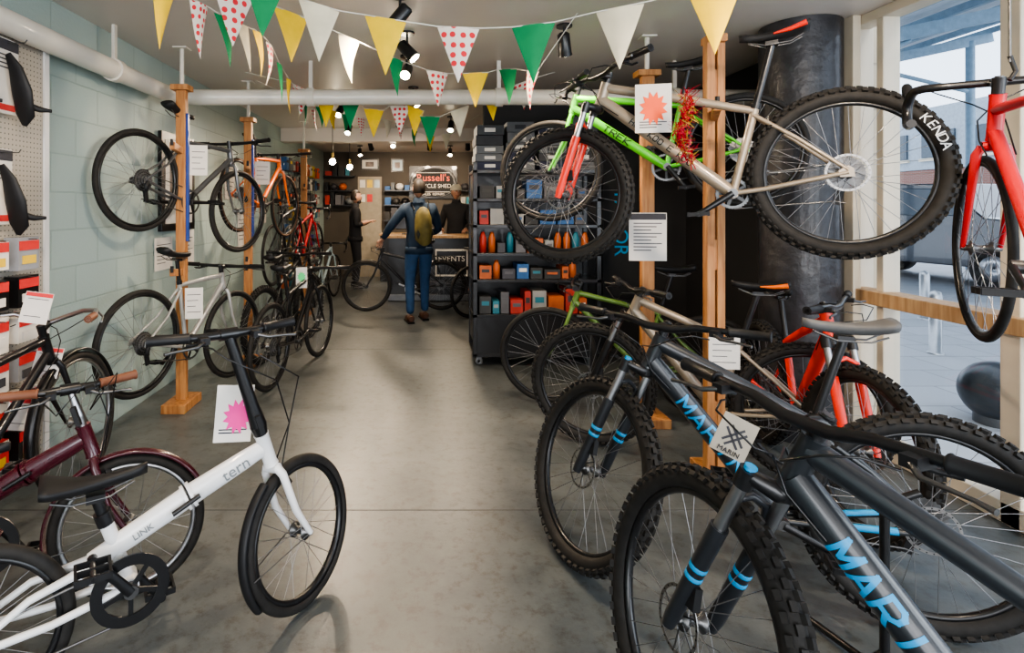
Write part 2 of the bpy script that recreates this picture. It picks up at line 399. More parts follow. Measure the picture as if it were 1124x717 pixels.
    kw=dict(R=R,tr=tr,knob=mtb,tyre=tyre,rim=rim,side=side,n=n)
    place(wheel(rotor=mtb,**kw),'front_wheel',root,S(steer)@Matrix.Translation(H))
    place(wheel(rotor=mtb,cas=True,**kw),'rear_wheel',root,Matrix.Rotation(.3,4,'Y'))
    if tyretext:
        for s in(1,-1):
            n_=len(tyretext)
            for i,ch in enumerate(tyretext):
                a_=math.radians(155)+ (i-(n_-1)/2)*.10*(1 if s==1 else -1)
                er=V((math.cos(a_),0,math.sin(a_)))
                x= V((0,s,0)).cross(er)*-1
                text(ch,.05,WHT,frameM(er*(R-tr*1.05)+V((0,s*(tr+.003),0)),x,(0,s,0)),'tyre_lettering',root,ext=.001)
    return root
# ------------------------------------------------------------ ROOM
XL=-2.1; XR=2.7; ZC=2.62; YB=11.5; YF=-3.2
def nodemat(name):
    m=bpy.data.materials.new(name); m.use_nodes=True; return m,m.node_tree,m.node_tree.nodes['Principled BSDF']
fl,nt,b=nodemat('painted_concrete_floor'); L=nt.links.new
tc=nt.nodes.new('ShaderNodeTexCoord'); n1=nt.nodes.new('ShaderNodeTexNoise'); n1.inputs['Scale'].default_value=1.5; n1.inputs['Detail'].default_value=10; n1.inputs['Roughness'].default_value=.72
n2=nt.nodes.new('ShaderNodeTexNoise'); n2.inputs['Scale'].default_value=16; n2.inputs['Detail'].default_value=9; n2.inputs['Roughness'].default_value=.75
L(tc.outputs['Object'],n1.inputs['Vector']); L(tc.outputs['Object'],n2.inputs['Vector'])
r=nt.nodes.new('ShaderNodeValToRGB'); r.color_ramp.elements[0].position=.36; r.color_ramp.elements[1].position=.64
r.color_ramp.elements[0].color=(.058,.068,.072,1); r.color_ramp.elements[1].color=(.118,.130,.132,1); L(n1.outputs['Fac'],r.inputs['Fac'])
r2=nt.nodes.new('ShaderNodeValToRGB'); r2.color_ramp.elements[0].position=.50; r2.color_ramp.elements[1].position=.64; r2.color_ramp.elements[0].color=(1,1,1,1); r2.color_ramp.elements[1].color=(.52,.44,.36,1); L(n2.outputs['Fac'],r2.inputs['Fac'])
mx=nt.nodes.new('ShaderNodeMixRGB'); mx.blend_type='MULTIPLY'; mx.inputs['Fac'].default_value=.75; L(r.outputs['Color'],mx.inputs[1]); L(r2.outputs['Color'],mx.inputs[2]); L(mx.outputs['Color'],b.inputs['Base Color'])
rr_=nt.nodes.new('ShaderNodeMapRange'); rr_.inputs[3].default_value=.20; rr_.inputs[4].default_value=.50; L(n1.outputs['Fac'],rr_.inputs[0]); L(rr_.outputs[0],b.inputs['Roughness'])
bp=nt.nodes.new('ShaderNodeBump'); bp.inputs['Strength'].default_value=.3; bp.inputs['Distance'].default_value=.01; L(n1.outputs['Fac'],bp.inputs['Height']); L(bp.outputs['Normal'],b.inputs['Normal'])
def blockmat(name,c,c2,bw=.44,bh=.22,axis='x',mort=.006,bs=.5):
    m,nt,b=nodemat(name); L=nt.links.new
    tc=nt.nodes.new('ShaderNodeTexCoord'); sp=nt.nodes.new('ShaderNodeSeparateXYZ'); cb=nt.nodes.new('ShaderNodeCombineXYZ'); L(tc.outputs['Object'],sp.inputs[0])
    L(sp.outputs['Y' if axis=='x' else 'X'],cb.inputs[0]); L(sp.outputs['Z'],cb.inputs[1])
    br=nt.nodes.new('ShaderNodeTexBrick'); br.inputs['Scale'].default_value=1; br.inputs['Brick Width'].default_value=bw; br.inputs['Row Height'].default_value=bh; br.inputs['Mortar Size'].default_value=mort; br.inputs['Mortar Smooth'].default_value=.4
    br.inputs['Color1'].default_value=(*c,1); br.inputs['Color2'].default_value=(*[x*.96 for x in c],1); br.inputs['Mortar'].default_value=(*c2,1); L(cb.outputs[0],br.inputs['Vector']); 
    n=nt.nodes.new('ShaderNodeTexNoise'); n.inputs['Scale'].default_value=60; L(tc.outputs['Object'],n.inputs['Vector'])
    L(br.outputs['Color'],b.inputs['Base Color']); b.inputs['Roughness'].default_value=.6
    mm=nt.nodes.new('ShaderNodeMath'); mm.operation='MULTIPLY_ADD'; mm.inputs[1].default_value=-1.2; L(br.outputs['Fac'],mm.inputs[0]); 
    m3=nt.nodes.new('ShaderNodeMath'); m3.operation='MULTIPLY'; m3.inputs[1].default_value=.5; L(n.outputs['Fac'],m3.inputs[0]); L(m3.outputs[0],mm.inputs[2])
    bp=nt.nodes.new('ShaderNodeBump'); bp.inputs['Strength'].default_value=bs; bp.inputs['Distance'].default_value=.008; L(mm.outputs[0],bp.inputs['Height']); L(bp.outputs['Normal'],b.inputs['Normal'])
    return m
WALLT=blockmat('pale_mint_painted_block',(.37,.47,.455),(.31,.40,.385))
WALLD=mat('charcoal_wall',(.022,.022,.024),.6,scale=3)
WALLB=mat('warm_dark_wall',(.055,.045,.034),.7,scale=3)
CEIL=mat('ceiling_paint',(.68,.62,.56),.4,var=.03,scale=2)
FRW=mat('cream_window_frame',(.66,.58,.45),.4,var=.04)
def slab(name,x0,x1,y0,y1,z0,z1,m,bevel=0):
    mb=MB(); mb.box(((x0+x1)/2,(y0+y1)/2,(z0+z1)/2),(x1-x0,y1-y0,z1-z0),m); return mb.obj(name,bevel=bevel)
slab('floor',XL-.2,XR+.1,YF,YB+.2,-.1,0,fl)
mb=MB(); JN=mat('joint_filler',(.06,.06,.06),.8)
for y in(2.62,5.6,8.6): mb.box(((XL+XR)/2,y,.0005),(XR-XL,.004,.001),JN)
mb.obj('trim_floor_joints')
slab('ceiling',XL-.2,XR+.1,YF,YB+.2,ZC,ZC+.12,CEIL)
slab('wall_left',XL-.2,XL,YF,YB+.2,0,ZC,WALLT)
slab('wall_back',XL,XR,YB,YB+.2,0,ZC,WALLB)
slab('wall_right',XR,XR+.2,3.66,YB,0,ZC,WALLD)
slab('wall_partition',.62,XR,5.62,5.74,0,ZC,WALLD)
mb=MB()
mb.box((XR+.02,3.53,ZC/2),(.16,.26,ZC),FRW); mb.box((XR-.07,3.36,ZC/2),(.05,.09,ZC),FRW)
mb.box((XR+.02,3.20,ZC/2),(.10,.05,ZC),FRW)
mb.box((XR+.02,2.48,ZC/2),(.12,.09,ZC),FRW); mb.box((XR+.02,.3,ZC/2),(.12,.09,ZC),FRW); mb.box((XR+.02,-1.7,ZC/2),(.12,.09,ZC),FRW)
mb.box((XR+.02,.2,.05),(.12,6.7,.10),FRW); mb.box((XR+.02,.2,ZC-.03),(.12,6.7,.06),FRW)
mb.obj('window_1',bevel=.006)
slab('trim_sill_rail',XR-.08,XR+.06,YF,3.4,.88,.96,WOOD2,.005)
g=bpy.data.materials.new('window_glass'); g.use_nodes=True; nt=g.node_tree; nt.nodes.clear()
o_=nt.nodes.new('ShaderNodeOutputMaterial'); t_=nt.nodes.new('ShaderNodeBsdfTransparent'); t_.inputs[0].default_value=(.96,.98,.98,1); gl=nt.nodes.new('ShaderNodeBsdfGlossy'); gl.inputs['Roughness'].default_value=.02; ms=nt.nodes.new('ShaderNodeMixShader'); ms.inputs[0].default_value=.05
nt.links.new(t_.outputs[0],ms.inputs[1]); nt.links.new(gl.outputs[0],ms.inputs[2]); nt.links.new(ms.outputs[0],o_.inputs[0])
mb=MB(); mb.add([(XR+.03,-2.9,.1),(XR+.03,3.2,.1),(XR+.03,3.2,ZC-.05),(XR+.03,-2.9,ZC-.05)],[[0,1,2,3]],g); mb.obj('window_2')
mb=MB()
for x in(XL+.05,-.5,1.1,XR-.05): mb.box((x,YF+.05,ZC/2),(.1,.1,ZC),FRW)
mb.box(((XL+XR)/2,YF+.05,.06),(XR-XL,.1,.12),FRW); mb.box(((XL+XR)/2,YF+.05,ZC-.06),(XR-XL,.1,.12),FRW); mb.obj('window_3')
COL=mat('column_black_brick',(.030,.030,.034),.42,coat=.15,bump=1.0,scale=14,var=.3)
mb=MB(); mb.rev([(.228,i*.075+(0.0 if k==0 else .066)) for i in range(0,35) for k in(0,1)],COL,c=(2.42,3.52,0),seg=40,closed=False,axis='z')
for i in range(1,35): mb.rev([(.219,i*.075-.010),(.219,i*.075)],COL,c=(2.42,3.52,0),seg=40,closed=False,axis='z')
mb.obj('round_column')
STN=blockmat('sandstone',(.50,.42,.30),(.36,.30,.22),bw=.5,bh=.3,axis='x',mort=.01)
slab('stone_pier',XR+.22,XR+.40,3.62,4.1,-.02,3.6,STN)
PIPE=mat('white_pipe',(.72,.68,.60),.3,coat=.3,var=.03)
mb=MB(); mb.tube([(-1.98,YF+.1,2.33),(-1.98,4.15,2.33),(-1.93,4.3,2.33),(-1.8,4.36,2.33),(XR-.05,4.36,2.33)],.062,PIPE,seg=20)
for y in(0.9,2.2,3.5): 
    mb.tube([(-1.98,y-.03,2.33),(-1.98,y+.03,2.33)],.074,PIPE,seg=20); mb.box((-1.98,y,2.5),(.02,.03,.24),PIPE)
for x in(-.9,.6,2): mb.box((x,4.36,2.5),(.03,.02,.24),PIPE); mb.tube([(x-.03,4.36,2.33),(x+.03,4.36,2.33)],.074,PIPE,seg=20)
mb.obj('ceiling_pipe')
slab('trim_ceiling_beam_back',XL,XR,8.0,8.25,2.42,ZC,CEIL,.01)
# pegboard + goods on the left
m,nt,b=nodemat('pegboard_white'); L=nt.links.new; PEG=m
tc=nt.nodes.new('ShaderNodeTexCoord'); vm=nt.nodes.new('ShaderNodeVectorMath'); vm.operation='MULTIPLY'; vm.inputs[1].default_value=(0,40,40)
vf=nt.nodes.new('ShaderNodeVectorMath'); vf.operation='FRACTION'; vs_=nt.nodes.new('ShaderNodeVectorMath'); vs_.operation='DISTANCE'; vs_.inputs[1].default_value=(0,.5,.5)
L(tc.outputs['Object'],vm.inputs[0]); L(vm.outputs[0],vf.inputs[0]); L(vf.outputs[0],vs_.inputs[0])
r=nt.nodes.new('ShaderNodeValToRGB'); r.color_ramp.elements[0].position=.13; r.color_ramp.elements[1].position=.18; r.color_ramp.elements[0].color=(.08,.08,.08,1); r.color_ramp.elements[1].color=(.40,.37,.32,1)
L(vs_.outputs['Value'],r.inputs['Fac']); L(r.outputs['Color'],b.inputs['Base Color'])
slab('pegboard_panel',-2.075,-2.04,.9,2.93,.1,2.3,PEG)
slab('trim_pegboard_edge',-2.085,-2.03,2.93,2.965,.1,2.3,WHT)
def starpoly(R,n=14,ri=.72,sx=1,sz=1):
    return [((R if i%2 else R*ri)*math.cos(pi*i/n)*sx,(R if i%2 else R*ri)*math.sin(pi*i/n)*sz) for i in range(2*n)]
def card(name,c,w,h,star=None,nrm=(0,-1,0),lines=4,starpos=(0,.05),base=PAPER,head=None,roll=0):
    n=V(nrm).normalized(); x=V((0,0,1)).cross(n)*1.0; x=x.normalized(); up=n.cross(x)
    M=Matrix((x,-n,up)).transposed().to_4x4(); M.translation=V(c); M=M@Matrix.Rotation(roll,4,'Y')
    mb=MB(); mb.box((0,0,0),(w,.003,h),base)
    if star: mb.prism(starpoly(w*.40,12,.66,1,min(1.25,h/w)),.004,star,M=Matrix.Translation((starpos[0]*w,-.003,starpos[1]*h)))
    if head: mb.box((0,-.002,h*.42),(w*.96,.003,h*.13),head)
    for i in range(lines):
        z=-h*.28-i*h*.055 if star else h*.28-i*h*.56/max(1,lines-1)
        ww=w*(.75-.14*(i%3)); mb.box((-w*.38+ww/2,-.002,z),(ww,.002,h*.020),INK)
    return mb.obj(name,M=M)
PINK=mat('pink_fluo',(.85,.03,.32),.6); ORF=mat('orange_fluo',(.98,.10,.015),.6); GRF=mat('green_fluo',(.1,.75,.25),.6); REDC=mat('red_card',(.6,.03,.03),.6)
BAGC=mat('polybag',(.30,.31,.33),.25,coat=.3); YELC=mat('yellow_card',(.75,.5,.04),.6)
for k,(y,z) in enumerate(((2.62,2.03),(2.30,2.02),(2.58,1.50),(2.28,1.47),(1.95,1.75))):
    root=empty('mudguard_pack',Matrix.Translation((-2.0,y,z)))
    mb=MB(); mb.box((0,0,.05),(.004,.15,.36),BAGC if k%2 else PAPER); mb.box((.003,0,.20),(.004,.148,.05),REDC if k%2 else INK); mb.box((.003,.0,-.10),(.004,.1,.03),REDC)
    for i in range(4): mb.box((.003,-.02,.15-i*.02),(.004,.09,.006),INK)
    mb.tube([(-.03,0,.21),(.09,0,.21),(.1,0,.225)],.003,STL,seg=6); mb.obj('hook_card',root)
    mb=MB()
    mb.tube([(.03,-.03,.15),(.06,-.02,.08),(.075,0,-.02),(.07,.03,-.13),(.05,.05,-.18)],[.015,.035,.05,.045,.012],BPL,seg=14,flat=.35)
    mb.tube([(.07,.02,-.08),(.12,.06,-.10),(.15,.10,-.10)],[.02,.014,.008],BPL,seg=8,flat=.5); mb.obj('guard',root)
mb=MB(); rd=random.Random(9)
for i in range(42):
    z=.30+(i//7)*.185; y=1.50+(i%7)*.20
    if z>1.26: continue
    m_=rd.choice((PAPER,PAPER,BAGC,REDC,BLK,BLK)); hh=rd.uniform(.12,.17); mb.box((-1.985,y,z),(.07,.14,hh),m_); mb.box((-1.947,y,z+.04),(.004,.13,.045),REDC if m_ is not REDC else PAPER); mb.box((-1.947,y,z-.03),(.004,.09,.04),rd.choice((INK,YELC,PAPER)))
    mb.tube([(-2.035,y,z+.07),(-1.91,y,z+.07)],.003,STL,seg=6)
mb.obj('inner_tube_boxes')
# posters on left wall
mb=MB(); mb.box((XL+.02,4.62,1.66),(.03,.62,.80),BLK); mb.box((XL+.037,4.62,1.66),(.004,.5,.68),PAPER); mb.box((XL+.04,4.62,1.7),(.003,.36,.4),mat('poster_art',(.25,.2,.18),.6,var=.8,scale=6)); mb.obj('framed_poster',bevel=.004)
for (y,z,w,h) in((4.4,1.08,.3,.26),(4.85,1.1,.25,.3),(5.9,1.75,.3,.42),(6.5,1.7,.3,.4),(6.3,1.2,.3,.4),(7.1,1.95,.3,.4),(7.1,1.4,.3,.3)): card('wall_flyer',(XL+.008,y,z),w,h,nrm=(1,0,0),lines=6)
# ------------------------------------------------------------ posts
def post(name,x,y,h,w=.085,d=.05,gap=.0,arms=(),strip=None,brk=1):
    mb=MB()
    if gap:
        for s in(-1,1): mb.box((s*(w/2+gap/2),0,h/2+.02),(w,d,h),WOOD)
        for z in(.35,1.2,2.1): mb.box((0,.0,z),(gap+.01,d*.8,.16),WOOD)
    else: mb.box((0,0,h/2+.02),(w,d,h),WOOD)
    mb.box((0,0,.03),(w*2.4+gap,.30,.06),WOOD); mb.box((0,0,h-.0),(w*1.8+gap,d*2.2,.04),WOOD)
    mb.tube([(0,0,h),(0,0,ZC-.005)],.016,PIPE,seg=10); mb.box((0,0,ZC-.01),(.1,.1,.012),PIPE)
    for z,dx,dy in arms:
        e=V((dx,dy,z+.02)); mb.beam((0,0,z),e,.035,.05,WOOD); mb.tube([e+V((0,0,.0)),e+V((0,0,.045))],.012,BPL,seg=8)
    if strip: mb.box((w*.5+.009,-.005,h*.72),(.018,.03,h*.40),strip)
    return mb.obj(name,M=Matrix.Translation((x,y,0)),bevel=.004)
BLUEP=mat('blue_strip',(.015,.05,.26),.4)
post('bike_display_post',-1.76,3.98,2.32,arms=((1.86,.02,-.2),(.98,.02,-.2)),strip=BLUEP,w=.07)
post('bike_display_post',-1.62,5.05,2.26,arms=((1.8,.06,-.2),(.95,.05,-.2)),strip=BLUEP,w=.07)
post('bike_display_post',-1.62,7.4,2.22,w=.08,arms=((1.7,.05,-.2),))
post('bike_display_post',1.54,2.90,2.34,w=.042,d=.05,gap=.012,arms=((1.93,-.1,-.22),))
post('bike_display_post',1.52,3.72,2.36,w=.085,arms=((1.95,.0,-.2),))
# ------------------------------------------------------------ BIKES right
bike('mountain_bike',V((.755,2.96,1.52)),V((1.83,2.37,1.60)),frame=SIL,forkm=REDO,kind='mtb',steer=-.15,bar=.75,R=.365,tr=.031,st=.42,ss=.74,crank=2.6,tyretext='KENDA',ha=69,tail=REDO,txt='HOO KOO E KOO',txm=BLK,th=.9,wf=.8)
bike('mountain_bike',V((.86,3.72,1.70)),V((1.93,3.30,1.80)),frame=GRN,forkm=GRN,kind='hybrid',R=.345,tr=.02,st=.42,ss=.66,crank=1.0,txt='TREK',txm=BLK,bar=.3,pipes=(.028,.022))
mA=dict(frame=GREY,forkm=FKG,kind='mtb',R=.37,tr=.03,txt='MARIN',txm=BLU,accent=BLU,st=.40,pipes=(.037,.027),forktxt=BLU)
bike('mountain_bike',V((.665,2.24,.372)),V((1.71,1.86,.372)),steer=-.95,bar=1.05,ss=.74,sad=SGR,hl=.14,**mA)
bike('mountain_bike',V((.68,1.42,.372)),V((1.38,.51,.372)),steer=-.55,bar=1.22,ss=.70,hl=.14,tp=.36,wf=.72,th=1.55,**mA)
bike('mountain_bike',V((1.03,3.36,.37)),V((2.02,2.86,.37)),frame=SIL,forkm=BLK,kind='mtb',R=.365,tr=.028,st=.42,ss=.74,bar=.5,steer=.0,tail=ORG)
bike('hybrid_bike',V((.92,4.05,.36)),V((1.94,3.72,.36)),frame=OLI,kind='hybrid',R=.355,tr=.022,st=.45,ss=.75)
bike('mountain_bike',V((1.93,2.42,.37)),V((2.12,3.42,.37)),frame=REDO,forkm=REDO,kind='mtb',R=.365,tr=.03,st=.42,ss=.68,steer=.2,bar=.9)
bike('road_bike',V((2.06,2.02,1.30)),V((1.52,1.18,1.36)),frame=REDP,kind='road',R=.342,tr=.014,steer=0,st=.52,ss=.68,hl=.16)
mb=MB()
for x,y in((1.93,1.80),(1.62,1.33)): mb.tube([(x,y,ZC),(x,y,1.93)],.004,STL,seg=6); mb.tube([(x,y,1.95),(x+.02,y,1.90),(x-.0,y,1.87)],.007,BPL,seg=6)
mb.obj('ceiling_hook_wires')
# ------------------------------------------------------------ BIKES left
bike('gravel_bike',W(262,232,4.60),W(153,198,3.66),frame=DSL,kind='hybrid',R=.345,tr=.019,st=.48,ss=.66,crank=.2)
bike('road_bike',W(313,226,6.05),W(262,214,5.05),frame=ORG,kind='hybrid',R=.345,tr=.016,st=.5,ss=.66,side=TAN)
bike('hybrid_bike',W(256,366,4.45),W(153,377,3.55),frame=SLV,kind='hybrid',R=.348,tr=.018,st=.48,ss=.68,crank=.7)
bike('road_bike',W(330,268,7.0),W(300,280,6.0),frame=BLK,kind='road',R=.34,tr=.014,st=.5,ss=.66)
bike('hybrid_bike',V((-1.02,5.35,.345)),V((-1.22,4.35,.345)),frame=BLK,kind='hybrid',R=.345,tr=.018,st=.46,ss=.68,bar=.2)
bike('mountain_bike',V((-1.28,6.1,.36)),V((-1.5,5.1,.36)),frame=BLK,kind='mtb',R=.355,tr=.026,st=.42,ss=.68)
bike('road_bike',V((-1.5,7.6,.9)),V((-1.62,6.65,.9)),frame=REDP,kind='road',R=.34,tr=.014)
bike('road_bike',V((-1.45,8.9,.345)),V((-1.6,7.9,.345)),frame=SKB,kind='road',R=.34,tr=.014)
bike('city_bike',V((-1.76,2.78,.36)),V((-1.86,1.70,.36)),frame=BLK,kind='city',R=.35,tr=.02,mud=BLK,rim=ALU,barkind='swept',grip=GUM,steer=.15,rack=True,st=.48,ss=.62)
bike('electric_bike',V((-.80,7.65,.35)),V((.25,7.75,.35)),frame=BLK,kind='city',R=.35,tr=.022,mud=BLK,rack=True,barkind='flat')
bike('hybrid_bike',V((.62,7.2,.345)),V((1.45,7.8,.345)),frame=ORG,kind='hybrid',R=.345,tr=.018)
def folding(name,Pf,Pr,col,steer,barang,R=.262,mud=None,grip=BPL,lab=None,post_h=.46,ssx=.60,bw=.28,pm=BLK,pr=1.0):
    root=empty(name,rootM(Pf,Pr)); wb=(Pf-Pr).length; a=math.radians(73)
    ax=V((-math.cos(a),0,math.sin(a))); pf=V((math.sin(a),0,math.cos(a))); H=V((wb,0,0)); A0=H-pf*.03; P=lambda l:A0+ax*l
    S=lambda g:Matrix.Translation(A0)@Matrix.Rotation(g,4,ax)@Matrix.Translation(-A0)
    bb=V((.40,0,.03)); sd=V((-.30,0,.954)); h0=P(.37)
    mb=MB(); mb.tube([P(.30),P(.31),P(.41),P(.42)],[.027,.024,.024,.027],col,seg=16)
    j=h0.lerp(V((.30,0,.13)),.48); e=V((.30,0,.12))
    mb.tube([h0,h0.lerp(j,.3),j-(j-h0).normalized()*.012],[.028,.033,.037],col,seg=18,flat=.72)
    mb.tube([j+(j-h0).normalized()*.012,j.lerp(e,.6),e],[.037,.035,.030],col,seg=18,flat=.72)
    d=(e-h0).normalized(); mb.tube([j-d*.014,j-d*.004],.044,col,seg=18,flat=.85); mb.tube([j+d*.004,j+d*.014],.044,col,seg=18,flat=.85)
    mb.tube([j+V((0,-.040,.0))-d*.03,j+V((0,-.045,0))+d*.06],.008,BLK,seg=8)
    mb.tube([bb,bb+sd*.02,bb+sd*.22],[.022,.02,.02],col,seg=14); mb.tube([bb+V((0,-.04,0)),bb+V((0,.04,0))],.025,col,seg=16)
    for s in(-1,1):
        mb.tube([bb+V((0,s*.03,0)),V((.2,s*.045,.0)),V((0,s*.062,0))],[.013,.011,.011],col,seg=8)
        mb.tube([e+V((0,s*.02,0)),V((.15,s*.045,.09)),V((0,s*.062,0))],[.014,.011,.010],col,seg=8)
        mb.prism([(-.02,-.02),(.03,-.02),(.03,.02),(-.02,.02)],.008,BLK,M=Matrix.Translation((0,s*.062,0)))
    GP=mat('grey_print',(.20,.22,.23),.4)
    if lab: text(lab,.055,GP,frameM(h0.lerp(j,.42)+V((0,-.0265,0)),-d,(0,-1,0)),'frame_lettering',root,ext=.001)
    if lab: text('LINK',.028,GP,frameM(j.lerp(e,.5)+V((0,-.0285,0)),-d,(0,-1,0)),'frame_lettering',root,ext=.001)
    mb.obj('frame',root)
    sp=bb+sd*(ssx-.18); mb=MB(); mb.tube([bb+sd*.20,sp-sd*.04],.0165,BLK,seg=12); mb.tube([bb+sd*.205,bb+sd*.245],.025,BLK,seg=14); mb.box(sp-sd*.045,(.05,.05,.022),BLK)
    mb.obj('seat_post',root); mb=MB(); saddle(mb,sp+V((0,0,.0)),BPL,L=.28,wd=.082); mb.obj('saddle',root)
    mb=MB(); crankset(mb,bb,2.2,Rg=.095,guard=True,m=BLK); mb.tube([bb+V((0,-.048,.09)),V((0,-.045,.04))],.004,STL,seg=6); mb.tube([bb+V((0,-.048,-.09)),V((.03,-.05,-.1)),V((0,-.05,-.12))],.004,STL,seg=6); mb.beam((0,-.06,-.02),(.02,-.06,-.13),.03,.014,BPL,up=(0,1,0)); mb.obj('drivetrain',root)
    mb=MB()
    for s in(-1,1): mb.tube([P(.29)+V((0,s*.02,0)),P(.262)+V((0,s*.042,0)),P(.12)+V((0,s*.05,0)),H+V((0,s*.05,0))],[.016,.015,.013,.010],col,seg=12)
    mb.tube([P(.285)+V((0,-.03,0)),P(.285)+V((0,.03,0))],.018,col,seg=10); mb.beam(P(.26)+V((.03,0,0)),P(.21)+V((.03,-.03,0)),.02,.012,BPL); mb.obj('fork',root,S(steer))
    mb=MB(); T=P(.42+post_h)
    mb.tube([P(.42),P(.455)],[.024*pr,.030*pr],pm,seg=14); mb.tube([P(.455),P(.54) if post_h>.15 else P(.50),T],[.029*pr,.023*pr,.018*pr],pm,seg=16); mb.beam(P(.43)+V((.0,-.03,0)),P(.50)+V((.0,-.03,0)),.016,.02,BPL,up=(0,1,0))
    mb.obj('handle_post',root)
    BM=Matrix.Translation(T)@Matrix.Rotation(barang,4,'Z')
    mb=MB(); bars(mb,V((0,0,0)),'flat',w=bw,gm=grip); mb.tube([(0,-.03,0),(0,.03,0)],.021,BLK,seg=12); mb.obj('handlebar',root,BM)
    mb=MB()
    for s in(-1,1):
        q=BM@V((.02,s*.10,-.02)); c1=BM@V((.12,s*.05,-.05))
        mb.tube([q,(q+c1)/2+V((0,0,.01)),c1,P(.62)+V((.14+.04*s,-.04,0)),P(.45)+V((.10,-.03,0)),P(.30)+V((.03,-.03*s,0))],.0028,BLK,seg=6)
    mb.obj('brake_cables',root)
    if mud:
        mb=MB(); guardarc(mb,(0,0,0),R+.01,math.radians(20),math.radians(200),mud); mb.obj('rear_mudguard',root)
    mb=MB(); guardarc(mb,H,R+.006,math.radians(125 if not mud else 30),math.radians(215),mud or BPL,w=.022)
    for s in(-1,1): mb.tube([H+V((0,s*.05,0)),H+V((-(R+.01)*.9,s*.02,-.05))],.0022,STL,seg=5)
    mb.obj('front_mudguard',root,S(steer))
    place(wheel(R=R,tr=.019,rim=BLK if not mud else ALU,n=24),'front_wheel',root,S(steer)@Matrix.Translation(H)); place(wheel(R=R,tr=.019,rim=BLK,n=24,cas=True),'rear_wheel',root)
folding('folding_bike',V((-.443,2.0,.264)),V((-1.25,1.48,.264)),WHT,.50,-1.45,lab='tern',post_h=.38,ssx=.525,bw=.25)
folding('folding_bike',V((-1.10,2.04,.264)),V((-1.90,1.80,.264)),MAR,.10,-1.2,mud=MAR,grip=GUM,post_h=.14,pm=ALU,pr=.6,ssx=.5,bw=.22)
mb=MB(); c=V((1.40,1.66,0))
mb.tube([c+V((0,0,.02)),c+V((0,0,.55))],.013,BLK,seg=10)
for a_ in(.2,1.8,3.2,4.7): mb.tube([c+V((0,0,.10)),c+V((.05*math.cos(a_),.05*math.sin(a_),.03)),c+V((.27*math.cos(a_),.27*math.sin(a_),.014))],.012,BLK,seg=8)
mb.tube([c+V((0,0,.55)),c+V((.08,-.03,.6))],.012,BLK,seg=8); mb.obj('bike_stand')
# ------------------------------------------------------------ price cards
card('price_card',W(717,119,2.70),.17,.24,ORF,nrm=(-.2,-1,0),starpos=(0,.0),lines=3)
card('info_sheet',W(711,260,3.3),.22,.29,nrm=(-.1,-1,0),lines=9,head=INK)
card('price_card',W(257,454,1.93),.125,.20,PINK,nrm=(.3,-1,0),starpos=(.1,-.05),lines=2,roll=.08)
card('price_card',W(331,305,5.0),.1,.19,GRF,nrm=(.2,-1,0),lines=2)
card('price_card',W(218,176,4.0),.12,.22,None,nrm=(.3,-1,0),lines=4)
card('price_card',W(288,190,5.3),.14,.22,None,nrm=(.3,-1,0),lines=4)
card('price_card',W(213,333,3.9),.12,.22,None,nrm=(.3,-1,0),lines=4)
root=empty('brand_plate',frameM(W(806,480,1.66),(1,-.15,0),(-.2,-1,.1))@Matrix.Rotation(-.45,4,'Z'))
mb=MB(); mb.box((0,0,0),(.105,.12,.003),mat('plate_cream',(.40,.36,.29),.6))
for a in(.8,-.8):
    for s in(-1,1):
        d=V((math.cos(a),math.sin(a),0)); nn=V((-math.sin(a),math.cos(a),0))*.008*s; mb.beam(d*-.036+nn+V((0,0,.002)),d*.036+nn+V((0,0,.002)),.007,.001,INK)
mb.obj('plate',root); text('MARIN',.022,INK,Matrix.Translation((0,-.047,.003)),'plate_lettering',root)
card('price_card',W(795,388,2.75),.15,.16,None,nrm=(-.1,-1,0),lines=4)
for u,v,d in((40,338,2.5),(52,398,2.6),(22,455,2.5)): card('price_card',W(u,v,d),.11,.14,None,nrm=(.4,-1,.2),lines=2,head=REDC,roll=.2)
mb=MB(); TR=mat('red_tinsel',(.55,.01,.04),.25,.5); TG=mat('gold_tinsel',(.6,.45,.08),.25,.7); c=W(752,140,2.50)
for i in range(420):
    t=random.random(); p=c+V((.02*math.sin(t*8)+random.uniform(-.02,.02),random.uniform(-.02,.02),.16-t*.32)); q=p+V([random.uniform(-.04,.04) for _ in range(3)])
    mb.beam(p,q,.004,.001,TR if i%4 else TG)
mb.obj('tinsel_garland')
# ------------------------------------------------------------ bunting
CY=mat('bunting_yellow',(.88,.58,.01),.8); CG=mat('bunting_green',(.005,.24,.08),.8); CW=mat('bunting_cream',(.70,.63,.46),.8)
m,nt,b=nodemat('bunting_red_dots'); CD=m; L=nt.links.new
uvn=nt.nodes.new('ShaderNodeUVMap'); vo=nt.nodes.new('ShaderNodeTexVoronoi'); vo.inputs['Randomness'].default_value=0.25; vo.inputs['Scale'].default_value=4.2; vo.voronoi_dimensions='2D'
L(uvn.outputs[0],vo.inputs['Vector']); r=nt.nodes.new('ShaderNodeValToRGB'); r.color_ramp.interpolation='CONSTANT'; r.color_ramp.elements[0].color=(.72,.03,.04,1); r.color_ramp.elements[1].position=.29; r.color_ramp.elements[1].color=(.8,.72,.63,1)
L(vo.outputs['Distance'],r.inputs['Fac']); L(r.outputs['Color'],b.inputs['Base Color']); b.inputs['Roughness'].default_value=.8
CM={'y':CY,'g':CG,'w':CW,'d':CD}
CORD=mat('bunting_cord',(.7,.68,.6),.8)
